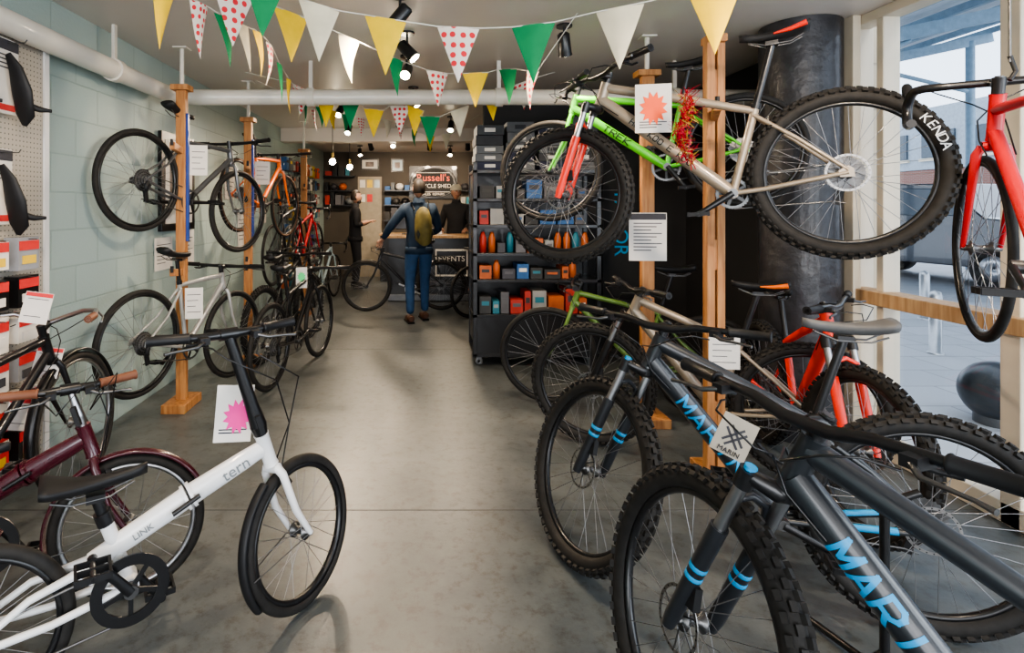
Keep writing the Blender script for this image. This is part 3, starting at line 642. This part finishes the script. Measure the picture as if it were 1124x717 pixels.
def bunting(name,flags,w=.185,h=.25,ends=None):
    P=[W(*f[:3]) for f in flags]; n=len(P); vs=[];fs=[];ms=[];uv=[]; mats=[CORD,CY,CG,CW,CD]; cord=[]
    if ends: cord.append(ends[0])
    for i,p in enumerate(P):
        a=P[max(0,i-1)];b2=P[min(n-1,i+1)]; d=(b2-a).normalized(); nn=d.cross(V((0,0,1))).normalized(); k=mats.index(CM[flags[i][3]])
        cord+= [p-d*w*.5,p+d*w*.5]; cv=random.uniform(-.02,.02); tw=random.uniform(-.012,.012)
        R_=5; o=len(vs)
        for r_ in range(R_+1):
            t=r_/R_; ww=w*.5*(1-t)
            for s in(-1,-.33,.33,1):
                q=p+d*(s*ww)+V((0,0,-t*h))+nn*(cv*math.sin(t*3)+ .012*math.cos(s*3)*(1-t)+tw*t*t*3); vs.append(tuple(q)); uv.append((s*ww/w+i*.37,-t*h/w+i*.23))
        for r_ in range(R_):
            for c in range(3): fs.append([o+r_*4+c,o+r_*4+c+1,o+r_*4+c+5,o+r_*4+c+4]); ms.append(k)
    if ends: cord.append(ends[1])
    mb=MB(); mb.tube(cord,.003,CORD,seg=6); o=len(vs)
    for q in mb.v: vs.append(q); uv.append((0,0))
    for f in mb.f: fs.append([i+o for i in f]); ms.append(0)
    me=bpy.data.meshes.new(name); me.from_pydata(vs,[],fs)
    for m in mats: me.materials.append(m)
    me.polygons.foreach_set('material_index',ms); ul=me.uv_layers.new(name='UVMap')
    for l in me.loops: ul.data[l.index].uv=uv[l.vertex_index]
    for p in me.polygons:p.use_smooth=True
    o=bpy.data.objects.new(name,me); bpy.context.scene.collection.objects.link(o)
bunting('bunting_string',[(288,-22,2.35,'g'),(350,5,2.4,'w'),(423,20,2.4,'y'),(503,30,2.4,'d'),(585,27,2.35,'g'),(680,8,2.2,'w'),(785,-14,2.05,'y')],ends=(V((-1.2,2.2,2.59)),V((1.7,1.9,2.59))))
bunting('bunting_string',[(183,-14,2.2,'y'),(221,4,2.45,'d'),(246,18,2.65,'g'),(268,28,2.85,'w'),(284,36,3.05,'y'),(297,50,3.35,'d'),(308,72,3.65,'g'),(318,88,4.0,'y'),(327,100,4.65,'w'),(336,110,5.0,'g'),(345,116,5.3,'d')],w=.15,ends=(V((-1.25,1.9,2.59)),V((-1.0,5.9,2.59))))
bunting('bunting_string',[(257,-8,2.6,'d'),(320,14,2.75,'y'),(385,42,3.0,'w'),(436,65,3.6,'g'),(481,79,3.9,'d'),(522,80,3.95,'y'),(556,76,3.9,'g'),(583,78,3.5,'d')],ends=(V((-1.3,2.4,2.59)),V((.9,3.2,2.59))))
bunting('bunting_string',[(330,96,4.6,'d'),(357,108,4.6,'y'),(384,110,4.6,'g'),(410,120,4.6,'y'),(439,116,4.6,'d'),(455,118,4.6,'y'),(472,128,4.6,'g'),(505,119,4.6,'w'),(541,102,4.6,'y'),(575,90,4.6,'d')],w=.17,h=.24,ends=(V((-1.5,4.6,2.59)),V((1.1,4.6,2.59))))
bunting('bunting_string',[(338,114,5.25,'w'),(352,118,5.4,'g'),(366,122,5.5,'y'),(381,126,5.7,'g'),(396,129,5.8,'d'),(411,131,5.9,'y'),(426,132,5.95,'w'),(441,136,6.1,'d'),(456,143,6.4,'g'),(473,149,6.6,'y'),(490,147,6.6,'w')],w=.12,h=.2,ends=(V((-1.5,4.9,2.59)),V((.7,6.6,2.59))))
# ------------------------------------------------------------ lights on ceiling
LAMP=mat('lamp_glow',(1,.84,.58),.5,emit=60,var=0)
def spot(x,y,aim,e=60,col=(1,.79,.57)):
    root=empty('track_spotlight',Matrix.Translation((x,y,ZC))); d=(V(aim)-V((x,y,ZC-.12))).normalized()
    mb=MB(); mb.tube([(0,0,0),(0,0,-.015)],.05,BLK,seg=16); mb.tube([(0,0,-.01),(0,0,-.10)],.008,BLK,seg=8)
    c=V((0,0,-.12)); mb.tube([c-d*.07,c-d*.06,c+d*.06,c+d*.075],[.025,.038,.042,.046],BLK,seg=18,caps=True); mb.tube([c+d*.0755,c+d*.078],.036,LAMP,seg=18); mb.obj('lamp_head',root)
    l=bpy.data.lights.new('spot','SPOT'); l.energy=e; l.color=col; l.spot_size=math.radians(115); l.spot_blend=.9; l.shadow_soft_size=.06
    o=bpy.data.objects.new('lamp_beam',l); bpy.context.scene.collection.objects.link(o); o.parent=root; o.location=c+d*.10; o.rotation_euler=d.to_track_quat('-Z','Y').to_euler()
for x,y,ax_,ay,e in((-.13,3.0,-1.6,3.6,125),(-.11,3.65,1.3,3.3,130),(-.13,4.2,-.5,2.2,90),(-.1,5.3,1.0,4.9,110),(-.9,5.9,-1.4,4.6,130),(-.3,6.6,-.2,8.0,160),(-1.0,7.3,-1.3,6.0,130),(.35,7.0,.1,6.0,110),(-.9,9.3,-.6,11.4,150),(.1,9.3,.2,11.4,170),(.75,9.3,.9,11.4,110),(-.5,8.9,-.4,7.4,80),(-1.2,10.3,-1.0,9.4,70),(.5,10.3,.4,9.3,70),(1.4,1.2,1.5,2.6,120),(-.8,1.2,-1.4,2.2,100),(.9,3.5,1.3,4.4,120)):
    spot(x,y,(ax_,ay,.9),e)
for x,y in((-1.25,7.5),(-1.15,8.5)):
    mb=MB(); mb.tube([(0,0,0),(0,0,-.42)],.005,BLK,seg=6); mb.tube([(0,0,-.42),(0,0,-.5)],.022,mat('brass',(.6,.4,.12),.3,1),seg=12); mb.sph((0,0,-.54),.045,LAMP); mb.obj('pendant_bulb',M=Matrix.Translation((x,y,ZC)))
# ------------------------------------------------------------ display shelving
PAL=[mat('box_%d'%i,c,.55) for i,c in enumerate(((.03,.03,.035),(.02,.02,.02),(.40,.03,.02),(.02,.10,.28),(.28,.28,.27),(.05,.05,.06),(.45,.10,.02),(.02,.16,.22),(.10,.10,.11),(.03,.03,.03)))]
def shelf(name,x0,x1,y0,y1,zs,top,seed):
    rd=random.Random(seed); root=empty(name,Matrix.Translation((x0,y0,0)))
    w=x1-x0; d=y1-y0; mb=MB()
    for x in(.02,w-.02):
        for y in(.02,d-.02): mb.box((x,y,top/2+.09),(.04,.04,top-.18+.18),BLK)
    mb.box((.02,d/2,top/2+.1),(.02,d-.04,top-.2),BLK); mb.box((w/2,d-.012,top/2+.1),(w,.015,top-.2),BLK)
    mb.box((w/2,.01,.27),(w,.015,.36),BLK)
    for z in zs+[top]: mb.box((w/2,d/2,z),(w,d,.03),BLK)
    for x in(.06,w-.06):
        for y in(.06,d-.06): mb.rev([(.035,-.012),(.035,.012),(.01,.012),(.01,-.012)],STL,c=(x,y,.036),seg=18); mb.box((x,y,.078),(.05,.03,.03),STL)
    mb.obj('rack_frame',root,bevel=.003)
    mb=MB()
    for i,z in enumerate(zs):
        if i==0: continue
        top_=(zs+[top])[i+1]-.04; x=.06
        while x<w-.1:
            k=rd.random(); bw=rd.uniform(.06,.16)
            if x+bw>w-.05: break
            hh=rd.uniform(.45,.92)*(top_-z-.03); m=rd.choice(PAL)
            if k<.5 and i in(2,3):
                bw=.075; r_=.033; q=min(top_-z-.03,.2)
                mb.rev([(.001,z+.016),(r_,z+.016),(r_,z+.016+q*.7),(r_*.75,z+.016+q*.8),(r_*.5,z+.016+q),(.001,z+.016+q)],rd.choice((PAL[2],PAL[3],PAL[6],PAL[7],PAPER)),c=(x+bw/2,.08,0),seg=14,closed=False,axis='z')
            else:
                mb.box((x+bw/2,.16,z+.017+hh/2),(bw*.92,.24,hh),m); mb.box((x+bw/2,.038,z+.017+hh*.6),(bw*.6,.003,hh*.25),rd.choice(PAL+[PAPER]))
            x+=bw+.008
    mb.obj('stock',root)
shelf('display_shelving',.45,1.62,4.98,5.45,[.10,.46,.78,1.02,1.28,1.52],1.78,3)
mb=MB(); rd=random.Random(4); BG=[mat('bag_a',(.03,.033,.04),.7),mat('bag_b',(.05,.055,.06),.7),mat('bag_c',(.10,.11,.12),.6),mat('bag_d',(.015,.02,.05),.7)]
for x in(.50,.78,1.08,1.36):
    z=1.795
    for k in range(rd.choice((4,5,5,6))):
        h=rd.uniform(.07,.10); mb.box((x+.11+rd.uniform(-.01,.01),5.2,z+h/2),(.25,.34,h*.95),rd.choice(BG)); mb.box((x+.11,5.026,z+h/2),(.1,.004,h*.4),rd.choice([PAPER,BG[2],BG[0]])); z+=h
mb.obj('stacked_clothing_packs',bevel=.02)
root=empty('accessory_gridwall',Matrix.Translation((XL+.05,8.6,0)))
mb=MB()
for i in range(14): mb.tube([(0,-.9+i*.2,.2),(0,-.9+i*.2,2.2)],.005,STL,seg=6)
for i in range(11): mb.tube([(0,-.9,.2+i*.2),(0,1.7,.2+i*.2)],.005,STL,seg=6)
mb.obj('grid',root); mb=MB()
AC=PAL+[PAPER,BAGC,ORF,BLUEP,YELC,BAGC,BLK,BLK]
for i in range(12):
    for j in range(8):
        hh=random.uniform(.12,.2); mb.box((.07,-.8+i*.21,.4+j*.24),(.08,.13,hh),random.choice(AC)); mb.box((.113,-.8+i*.21,.4+j*.24+.03),(.004,.1,.04),random.choice(AC))
mb.obj('packets',root)
# back wall: dark fittings, mixed stock, a pale notice panel behind the assistant
rd=random.Random(12); AD=PAL+[BLK,BLK,PAL[4],BG[2],PAPER]
for shx,shw,zs in((-1.75,.62,(1.5,1.8,2.1)),(-.45,.75,(1.18,1.5,1.8)),(1.05,.6,(1.2,1.5,1.8))):
    mb=MB()
    for z in zs:
        mb.box((shx,YB-.13,z),(shw,.25,.025),BLK); x=shx-shw/2+.02
        while x<shx+shw/2-.16:
            w_=rd.uniform(.05,.15); hh=rd.uniform(.07,.26)
            if rd.random()<.25: mb.sph((x+.09,YB-.13,z+.085),.10,rd.choice(AD),sc=(.85,1,.75)); w_=.18
            else: mb.box((x+w_/2,YB-.13,z+.0125+hh/2),(w_*.9,.15,hh),rd.choice(AD))
            x+=w_+.01
    mb.obj('wall_stock_shelf')
mb=MB(); mb.box((-1.13,YB-.02,1.05),(.50,.03,2.1),mat('notice_panel',(.30,.26,.20),.7))
for i in range(5): mb.box((-1.28+.15*(i%3),YB-.04,1.95-.3*(i//3)),(.11,.006,.16),(PAPER,YELC,SKB,PAPER,REDC)[i])
mb.obj('notice_board')
for x,z,w_,h_ in((-1.13,2.36,.34,.2),(-.55,2.34,.22,.24)):
    mb=MB(); mb.box((x,YB-.02,z),(w_+.04,.03,h_+.04),BLK); mb.box((x,YB-.037,z),(w_-.02,.006,h_-.02),rd.choice((PAPER,SKB,YELC))); mb.box((x,YB-.042,z),(w_*.5,.004,h_*.5),mat('poster_art',(.25,.2,.18))); mb.obj('wall_picture')
root=empty('shop_sign',Matrix.Translation((.20,YB-.05,1.98)))
mb=MB(); mb.box((0,0,0),(1.0,.03,.68),BLK); mb.prism([(.42*math.cos(a*pi/20),.30*math.sin(a*pi/20)) for a in range(40)],.02,mat('sign_black',(.008,.008,.008),.7),M=Matrix.Translation((0,-.02,0)))
for s in(-1,1): mb.box((0,-.032,s*.2),(.7,.006,.012),PAPER)
for s in(-1,1): mb.rev([(.47,-.012),(.48,-.012),(.48,.0),(.47,.0)],PAPER,c=(0,-.02,0),seg=48,M=Matrix.Diagonal((1,1,.68,1)))
mb.obj('board',root)
tm=lambda z:frameM((0,-.037,z),(1,0,0),(0,-1,0))
text("Russell's",.21,mat('sign_red',(.8,.12,.06),.5,emit=.2),tm(.09),'script_lettering',root,.003); text('BICYCLE SHED',.115,PAPER,tm(-.08),'sign_lettering',root,.003); text('SALES  REPAIRS',.07,PAPER,tm(-.25),'sign_lettering_small',root,.003)
root=empty('shop_counter',Matrix.Translation((.1,8.45,0)))
mb=MB(); mb.box((0,.3,.49),(1.3,.6,.98),BLK); mb.box((0,.28,1.0),(1.38,.68,.04),WOOD2); mb.box((0,-.004,.06),(1.3,.01,.1),STL); mb.obj('desk',root,bevel=.006)
mb=MB(); mb.box((.33,-.012,.6),(.5,.012,.42),PAPER); mb.box((.33,-.02,.6),(.46,.006,.36),BLK); mb.obj('poster_panel',root); text('EVENTS',.12,PAPER,frameM((.33,-.026,.66),(1,0,0),(0,-1,0)),'poster_lettering',root,.002)
mb=MB(); mb.box((-.35,.35,1.24),(.4,.03,.26),BLK); mb.tube([(-.35,.36,1.02),(-.35,.36,1.14)],.02,BLK); mb.box((-.35,.36,1.03),(.2,.14,.015),BLK); mb.box((.1,.3,1.07),(.18,.14,.1),WHT); mb.obj('till_screen',root,bevel=.004)
mb=MB(); mb.box((-.45,10.95,.45),(.8,.5,.9),BLK); mb.box((-.45,10.95,.92),(.84,.56,.04),WOOD2); mb.obj('workbench',bevel=.006)
root=empty('hanging_banner',Matrix.Translation((2.0,5.56,1.3)))
mb=MB(); mb.box((0,0,0),(.36,.01,1.5),mat('banner_black',(.015,.017,.02),.6)); mb.tube([(-.2,0,.75),(.2,0,.75)],.012,STL); mb.obj('cloth',root)
text('TAILOR',.2,BLU,frameM((0,-.008,0),(0,0,-1),(0,-1,0)),'banner_lettering',root,.002)
# ------------------------------------------------------------ people
SKIN=mat('skin',(.50,.27,.18),.5,var=.06)
def skinmesh(verts,edges,rads,root=0,sub=1):
    me=bpy.data.meshes.new('sk'); me.from_pydata(verts,edges,[]); o=bpy.data.objects.new('sk',me); bpy.context.scene.collection.objects.link(o)
    md=o.modifiers.new('s','SKIN'); md.use_smooth_shade=True
    for i,rr in enumerate(rads):
        d=me.skin_vertices[0].data[i]; d.radius=rr if isinstance(rr,tuple) else (rr,rr); d.use_root=(i==root)
    if sub: q=o.modifiers.new('u','SUBSURF'); q.levels=sub; q.render_levels=sub
    bpy.context.view_layer.update(); dg=bpy.context.evaluated_depsgraph_get(); out=bpy.data.meshes.new_from_object(o.evaluated_get(dg)); bpy.data.objects.remove(o); out.materials.clear(); return out
def person(name,loc,yaw,arms,top,legs,shoe,hair,feet=((-.11,0),(.11,0)),knees=None,lean=0,hl=.0,headyaw=0,sc=1.0,cap=None,beard=False,bag=None,bare=False):
    root=empty(name,Matrix.Translation(loc)@Matrix.Rotation(yaw,4,'Z')@Matrix.Scale(sc,4))
    N={}; vs=[];es=[];rs=[]
    def v(k,p,r,par=None):
        N[k]=len(vs); vs.append(p); rs.append(r)
        if par: es.append((N[par],N[k])) 
        return N[k]
    v('pel',(0,0,.95),(.155,.12)); v('sp',(0,.0+lean*.3,1.12),(.155,.115),'pel'); v('ch',(0,lean*.7,1.32),(.175,.125),'sp'); v('nk',(0,lean,1.45),(.085,.075),'ch'); v('nk2',(0,lean+.01,1.54),.055,'nk')
    for s,(ex,ey,ez,wx,wy,wz) in((-1,arms[0]),(1,arms[1])):
        S_='L' if s<0 else 'R'
        v('sh'+S_,(s*.18,lean,1.40),.078,'ch'); v('el'+S_,(s*ex,ey,ez),.056,'sh'+S_); v('wr'+S_,(s*wx,wy,wz),.038,'el'+S_)
        f=feet[0 if s<0 else 1]; kn=(knees or ((-.10,.04),(.10,.04)))[0 if s<0 else 1]
        v('hp'+S_,(s*.085,0,.88),(.102,.105),'pel'); v('kn'+S_,(kn[0],kn[1],.50),.068,'hp'+S_); v('an'+S_,(f[0],f[1],.10),.054,'kn'+S_)
    me=skinmesh(vs,es,rs)
    for m in(top,legs,SKIN): me.materials.append(m)
    segs=[]
    for s,a_ in((-1,arms[0]),(1,arms[1])): segs.append((V((s*a_[0],a_[1],a_[2])),V((s*a_[3],a_[4],a_[5]))))
    for p in me.polygons:
        c=p.center; k=1 if (c.z<.90 and abs(c.x)<.30 and not (abs(c.x)>.19 and c.z>.6)) else 0
        if bare:
            for a_,b_ in segs:
                t=max(0,min(1,(c-a_).dot(b_-a_)/(b_-a_).length_squared))
                if t>.02 and (c-(a_+(b_-a_)*t)).length<.065 and abs(c.y)>.10: k=2
        p.material_index=k; p.use_smooth=True
    place(me,'clothed_body',root)
    mb=MB(); mb.rev([(.150,.93),(.158,.90),(.157,.84),(.148,.84),(.145,.93)],top,seg=28,axis='z',M=Matrix.Diagonal((1.12,.88,1,1))); mb.obj('jacket_hem',root)
    mb=MB()
    for f in feet:
        x,y=f; mb.tube([(x,y-.06,.055),(x,y-.03,.055),(x,y+.06,.05),(x,y+.14,.038),(x,y+.19,.03)],[.03,.048,.046,.040,.018],shoe,seg=12,flat=1.0); mb.box((x,y+.06,.010),(.085,.25,.02),BLK)
    mb.obj('shoes',root,bevel=.006)
    for s,ar in((-1,arms[0]),(1,arms[1])):
        ex,ey,ez,wx,wy,wz=ar; e=V((s*ex,ey,ez)); w=V((s*wx,wy,wz)); d=(w-e).normalized(); pn=V((0,0,1)) if abs(d.z)<.7 else V((0,1,0)); sd=d.cross(pn).normalized(); nn=sd.cross(d)
        hv=[tuple(w-d*.02),tuple(w+d*.04),tuple(w+d*.07)];he=[(0,1),(1,2)];hr=[.026,(.030,.018),(.028,.015)]
        for k,(o_,ln) in enumerate(((-.030,.062),(-.010,.075),(.010,.07),(.029,.055))):
            b0=len(hv); q=w+d*.085+sd*o_; hv+= [tuple(q),tuple(q+d*ln*.5-nn*.012),tuple(q+d*ln*.8-nn*.035)]; he+=[(2,b0),(b0,b0+1),(b0+1,b0+2)]; hr+=[.009,.008,.007]
        b0=len(hv); hv+=[tuple(w+d*.045-sd*.04-nn*.01),tuple(w+d*.08-sd*.05-nn*.025)]; he+=[(1,b0),(b0,b0+1)]; hr+=[.010,.008]
        hm=skinmesh(hv,he,hr); hm.materials.append(SKIN); place(hm,'hand',root)
    hc=V((0,lean+.02,1.645)); mb=MB(); seg,rg=24,18; pts=[];fs=[]
    for i in range(rg+1):
        t=pi*i/rg
        for j in range(seg):
            a=2*pi*j/seg; x=math.sin(t)*math.cos(a); y=math.sin(t)*math.sin(a); z=math.cos(t)
            jaw=1-.30*max(0,-z)**1.3; X=.074*x*jaw; Y=.092*y*(jaw if y<0 else 1-.12*max(0,-z)); Z=.118*z
            if y>.75 and abs(x)<.25 and -.35<z<.15: Y+=.018*(1-abs(x)/.25)*(1-(z+.3)**2)
            if y>.6 and .12<z<.28 and .2<abs(x)<.6: Y-=.006
            if y>.7 and -.55<z<-.45 and abs(x)<.35: Y+=.004
            pts.append((X,Y,Z))
    for i in range(rg):
        for j in range(seg): fs.append([i*seg+j,(i+1)*seg+j,(i+1)*seg+(j+1)%seg,i*seg+(j+1)%seg])
    mb.add(pts,fs,SKIN,True)
    for s in(-1,1):
        mb.sph((s*.075,-.005,-.005),.028,SKIN,sc=(.35,.7,1.1)); mb.sph((s*.028,.080,.018),.011,WHT,8,6); mb.sph((s*.028,.089,.018),.005,INK,8,6)
        mb.tube([(s*.045,.080,.04),(s*.028,.090,.045),(s*.012,.090,.04)],.004,hair,seg=5)
    mb.tube([(-.024,.083,-.055),(0,.094,-.053),(.024,.083,-.055)],.005,mat('lips',(.4,.14,.12),.5),seg=6)
    pts=[];keep=[]
    for i in range(rg+1):
        t=pi*i/rg
        for j in range(seg):
            a=2*pi*j/seg; x=math.sin(t)*math.cos(a); y=math.sin(t)*math.sin(a); z=math.cos(t); g_=1+.02*math.sin(9*a+5*t); pts.append((.083*x*g_,.101*y*g_-.004,.127*z*g_+.002)); keep.append(z>.45 or (y<.15 and z>-.62-hl))
    fs2=[f for f in fs if all(keep[k] for k in f)]; mb.add(pts,fs2,hair,True)
    if beard: mb.sph((0,.045,-.085),.055,hair,sc=(.95,.8,.8))
    if cap:
        mb.rev([(.001,.135),(.05,.13),(.085,.10),(.098,.05),(.10,.03)],cap,seg=24,closed=False,axis='z'); mb.box((0,.12,.04),(.12,.09,.008),cap)
    mb.obj('head',root,Matrix.Translation(hc)@Matrix.Rotation(headyaw,4,'Z'))
    mb=MB(); mb.tube([(0,lean,1.47),(0,lean,1.50),(0,lean,1.525)],[.082,.072,.066],top,seg=16,caps=False); mb.obj('collar',root)
    if bag:
        mb=MB(); mb.tube([(0,lean-.20,1.00),(0,lean-.21,1.02),(0,lean-.22,1.14),(0,lean-.20,1.28),(0,lean-.18,1.37),(0,lean-.17,1.40)],[.11,.16,.175,.165,.12,.06],bag,seg=18,flat=.58)
        mb.tube([(0,lean-.29,1.03),(0,lean-.31,1.10),(0,lean-.29,1.2)],[.08,.11,.07],mat('bag_pocket',(.04,.04,.03),.7),seg=12,flat=.35)
        for s in(-1,1): mb.tube([(s*.09,lean-.13,1.38),(s*.11,lean-.02,1.475),(s*.12,lean+.11,1.40),(s*.13,lean+.13,1.2),(s*.14,lean-.05,1.02)],.018,BLK,seg=8,flat=.4)
        mb.obj('backpack',root)
    return root
NAVY=mat('navy_jacket',(.013,.034,.068),.7,scale=14); JEAN=mat('blue_jeans',(.028,.085,.20),.8,scale=20); BLKC=mat('black_cloth',(.016,.016,.019),.8); HAIRB=mat('dark_hair',(.02,.013,.009),.6,scale=40); OLV=mat('olive_pack',(.20,.16,.045),.7,var=.3); BROWN=mat('brown_shoe',(.10,.04,.02),.5)
person('customer_man',V((-.06,6.95,0)),.25,((.36,.02,1.17,.42,.16,1.02),(.27,.05,1.12,.18,.28,1.08)),NAVY,JEAN,BROWN,HAIRB,feet=((-.12,-.05),(.10,.10)),knees=((-.11,.02),(.10,.10)),headyaw=.2,sc=1.03,bag=OLV)
person('shop_assistant',V((-1.24,9.9,0)),-1.3,((.22,-.02,1.13,.12,.22,1.18),(.22,-.02,1.13,.10,.24,1.2)),BLKC,BLKC,BLKC,HAIRB,beard=True,bare=True)
person('cashier',V((.56,9.35,0)),2.9,((.24,.03,1.13,.20,.25,1.06),(.24,.03,1.13,.20,.25,1.06)),BLKC,BLKC,BLKC,HAIRB,cap=mat('pale_cap',(.55,.52,.42),.8),sc=1.04,headyaw=.3)
# ------------------------------------------------------------ exterior
m,nt,b=nodemat('paving'); L=nt.links.new; tc=nt.nodes.new('ShaderNodeTexCoord'); br=nt.nodes.new('ShaderNodeTexBrick'); br.inputs['Scale'].default_value=1; br.inputs['Brick Width'].default_value=.6; br.inputs['Row Height'].default_value=.45; br.inputs['Mortar Size'].default_value=.008
br.inputs['Color1'].default_value=(.46,.47,.49,1);br.inputs['Color2'].default_value=(.40,.41,.43,1);br.inputs['Mortar'].default_value=(.28,.28,.29,1); L(tc.outputs['Object'],br.inputs['Vector']); L(br.outputs['Color'],b.inputs['Base Color']); b.inputs['Roughness'].default_value=.7
slab('pavement',XR+.1,40,-20,45,-.12,-.02,m)
BRK=blockmat('red_brick',(.20,.07,.045),(.22,.19,.17),bw=.22,bh=.075,axis='x',mort=.01)
GLZ=mat('dark_glazing',(.06,.08,.10),.1); STB=mat('blue_steelwork',(.26,.38,.48),.4)
mb=MB(); mb.box((24,24,1.6),(.5,40,3.24),BRK); mb.box((24,24,4.7),(.5,40,2.9),mat('grey_cladding',(.30,.34,.38),.5))
for i in range(16):
    y=6+i*2.4; mb.box((23.72,y,4.4),(.1,1.6,1.2),GLZ); mb.box((23.70,y,3.7),(.14,1.8,.12),FRW); mb.box((23.72,y,1.2),(.1,1.6,1.8),GLZ); mb.box((23.66,y,4.4),(.06,.06,1.2),FRW)
mb.obj('street_building')
mb=MB()
for i in range(6):
    y=1+i*4; mb.tube([(5.6,y,-.02),(5.6,y,3.9)],.07,STB,seg=12); mb.tube([(13,y,-.02),(13,y,5.4)],.09,STB,seg=12)
    mb.beam((3.4,y,3.35),(13.5,y,5.5),.1,.22,STB); mb.tube([(5.6,y,2.9),(8.0,y,4.2)],.04,STB,seg=8); mb.tube([(13,y,4.2),(10.5,y,4.8)],.05,STB,seg=8)
for k in range(7):
    x=3.4+k*1.68; z=3.5+k*.36; mb.beam((x,-2,z),(x,24,z),.08,.12,STB)
mb.box((3.4,10,3.35),(.15,26,.3),WHT)
mb.obj('street_canopy')
mb=MB(); mb.beam((5.0,10,3.98),(13.6,10,5.82),26,.03,mat('canopy_sheet',(.62,.68,.72),.5)); mb.obj('canopy_roof')
for x,y in((5.15,5.5),(6.6,7.2)):
    mb=MB(); mb.rev([(.001,.62),(.045,.60),(.055,.56),(.05,.0),(.07,0),(.07,-.02)],mat('bollard_steel',(.45,.46,.47),.35,.7),seg=18,closed=False,axis='z'); mb.obj('street_bollard',M=Matrix.Translation((x,y,0)))
mb=MB(); mb.sph((0,0,.20),.20,mat('sphere_bollard',(.03,.035,.04),.3),24,16); mb.tube([(0,0,-.02),(0,0,.05)],.12,STL,seg=20); mb.obj('spherical_bollard',M=Matrix.Translation((3.9,3.72,0)))
def van(M):
    root=empty('parked_suv',M); CP=mat('car_black',(.02,.022,.028),.15,coat=1); mb=MB()
    body=[(-2.2,.35),(-2.25,.75),(-2.15,1.05),(-1.25,1.15),(-.65,1.72),(1.7,1.78),(2.15,1.2),(2.25,.9),(2.2,.35)]
    mb.prism(body,1.75,CP); mb.prism([(-1.12,1.17),(-.6,1.64),(.1,1.67),(.1,1.17)],1.77,GLZ); mb.prism([(.18,1.17),(.18,1.67),(1.55,1.70),(1.9,1.2)],1.77,GLZ)
    mb.box((-2.23,0,.72),(.04,1.2,.22),STL)
    for s in(-1,1): mb.box((-2.2,s*.68,.82),(.06,.28,.16),WHT); mb.box((-2.23,s*.1,.45),(.05,.3,.1),PAPER)
    mb.obj('body',root,bevel=.05); mb=MB()
    for x in(-1.4,1.4):
        for s in(-1,1):
            mb.rev([(.33,-.1),(.36,-.07),(.36,.07),(.33,.1),(.2,.1),(.2,-.1)],RUB,c=(x,s*.8,.36),seg=28); mb.rev([(.2,s*.09-.01),(.2,s*.09+.01),(.02,s*.09+.02),(.02,s*.09)],ALU,c=(x,s*.8,.36),seg=16)
    mb.obj('wheels',root)
van(Matrix.Translation((10.6,11.2,-.02))@Matrix.Rotation(1.75,4,'Z')@Matrix.Scale(1.12,4)); van(Matrix.Translation((16.5,15.0,-.02))@Matrix.Rotation(1.6,4,'Z'))
# ------------------------------------------------------------ lighting
w=bpy.data.worlds.new('sky'); bpy.context.scene.world=w; w.use_nodes=True; bg=w.node_tree.nodes['Background']; bg.inputs[0].default_value=(.72,.83,1.0,1); bg.inputs[1].default_value=3.3
sun=bpy.data.lights.new('sun','SUN'); sun.energy=1.6; sun.angle=.3; so=bpy.data.objects.new('sun',sun); so.rotation_euler=(math.radians(35),math.radians(20),0); bpy.context.scene.collection.objects.link(so)
def area(name,loc,rot,sx,sy,e,col):
    l=bpy.data.lights.new(name,'AREA'); l.shape='RECTANGLE'; l.size=sx; l.size_y=sy; l.energy=e; l.color=col; o=bpy.data.objects.new(name,l); o.location=loc; o.rotation_euler=rot; bpy.context.scene.collection.objects.link(o)
area('shopfront_daylight',(.3,YF-.3,1.5),(math.radians(90),0,0),4.4,2.3,190,(1,.97,.94))
area('side_window_daylight',(XR+.5,-.6,1.6),(0,math.radians(90),0),2.2,3.2,120,(.92,.96,1))
try: bpy.context.scene.view_settings.look='AgX - Medium High Contrast'
except Exception as e: print('look',e)
cam=bpy.data.cameras.new('camera'); co=bpy.data.objects.new('camera',cam); bpy.context.scene.collection.objects.link(co); co.location=(0,0,EYE); co.rotation_euler=(math.radians(90),0,0)
cam.sensor_width=36; cam.lens=F/1124*36; cam.shift_x=(562-U0)/1124; cam.shift_y=-(358.5-V0)/1124; cam.clip_start=.05; cam.clip_end=200
bpy.context.scene.camera=co
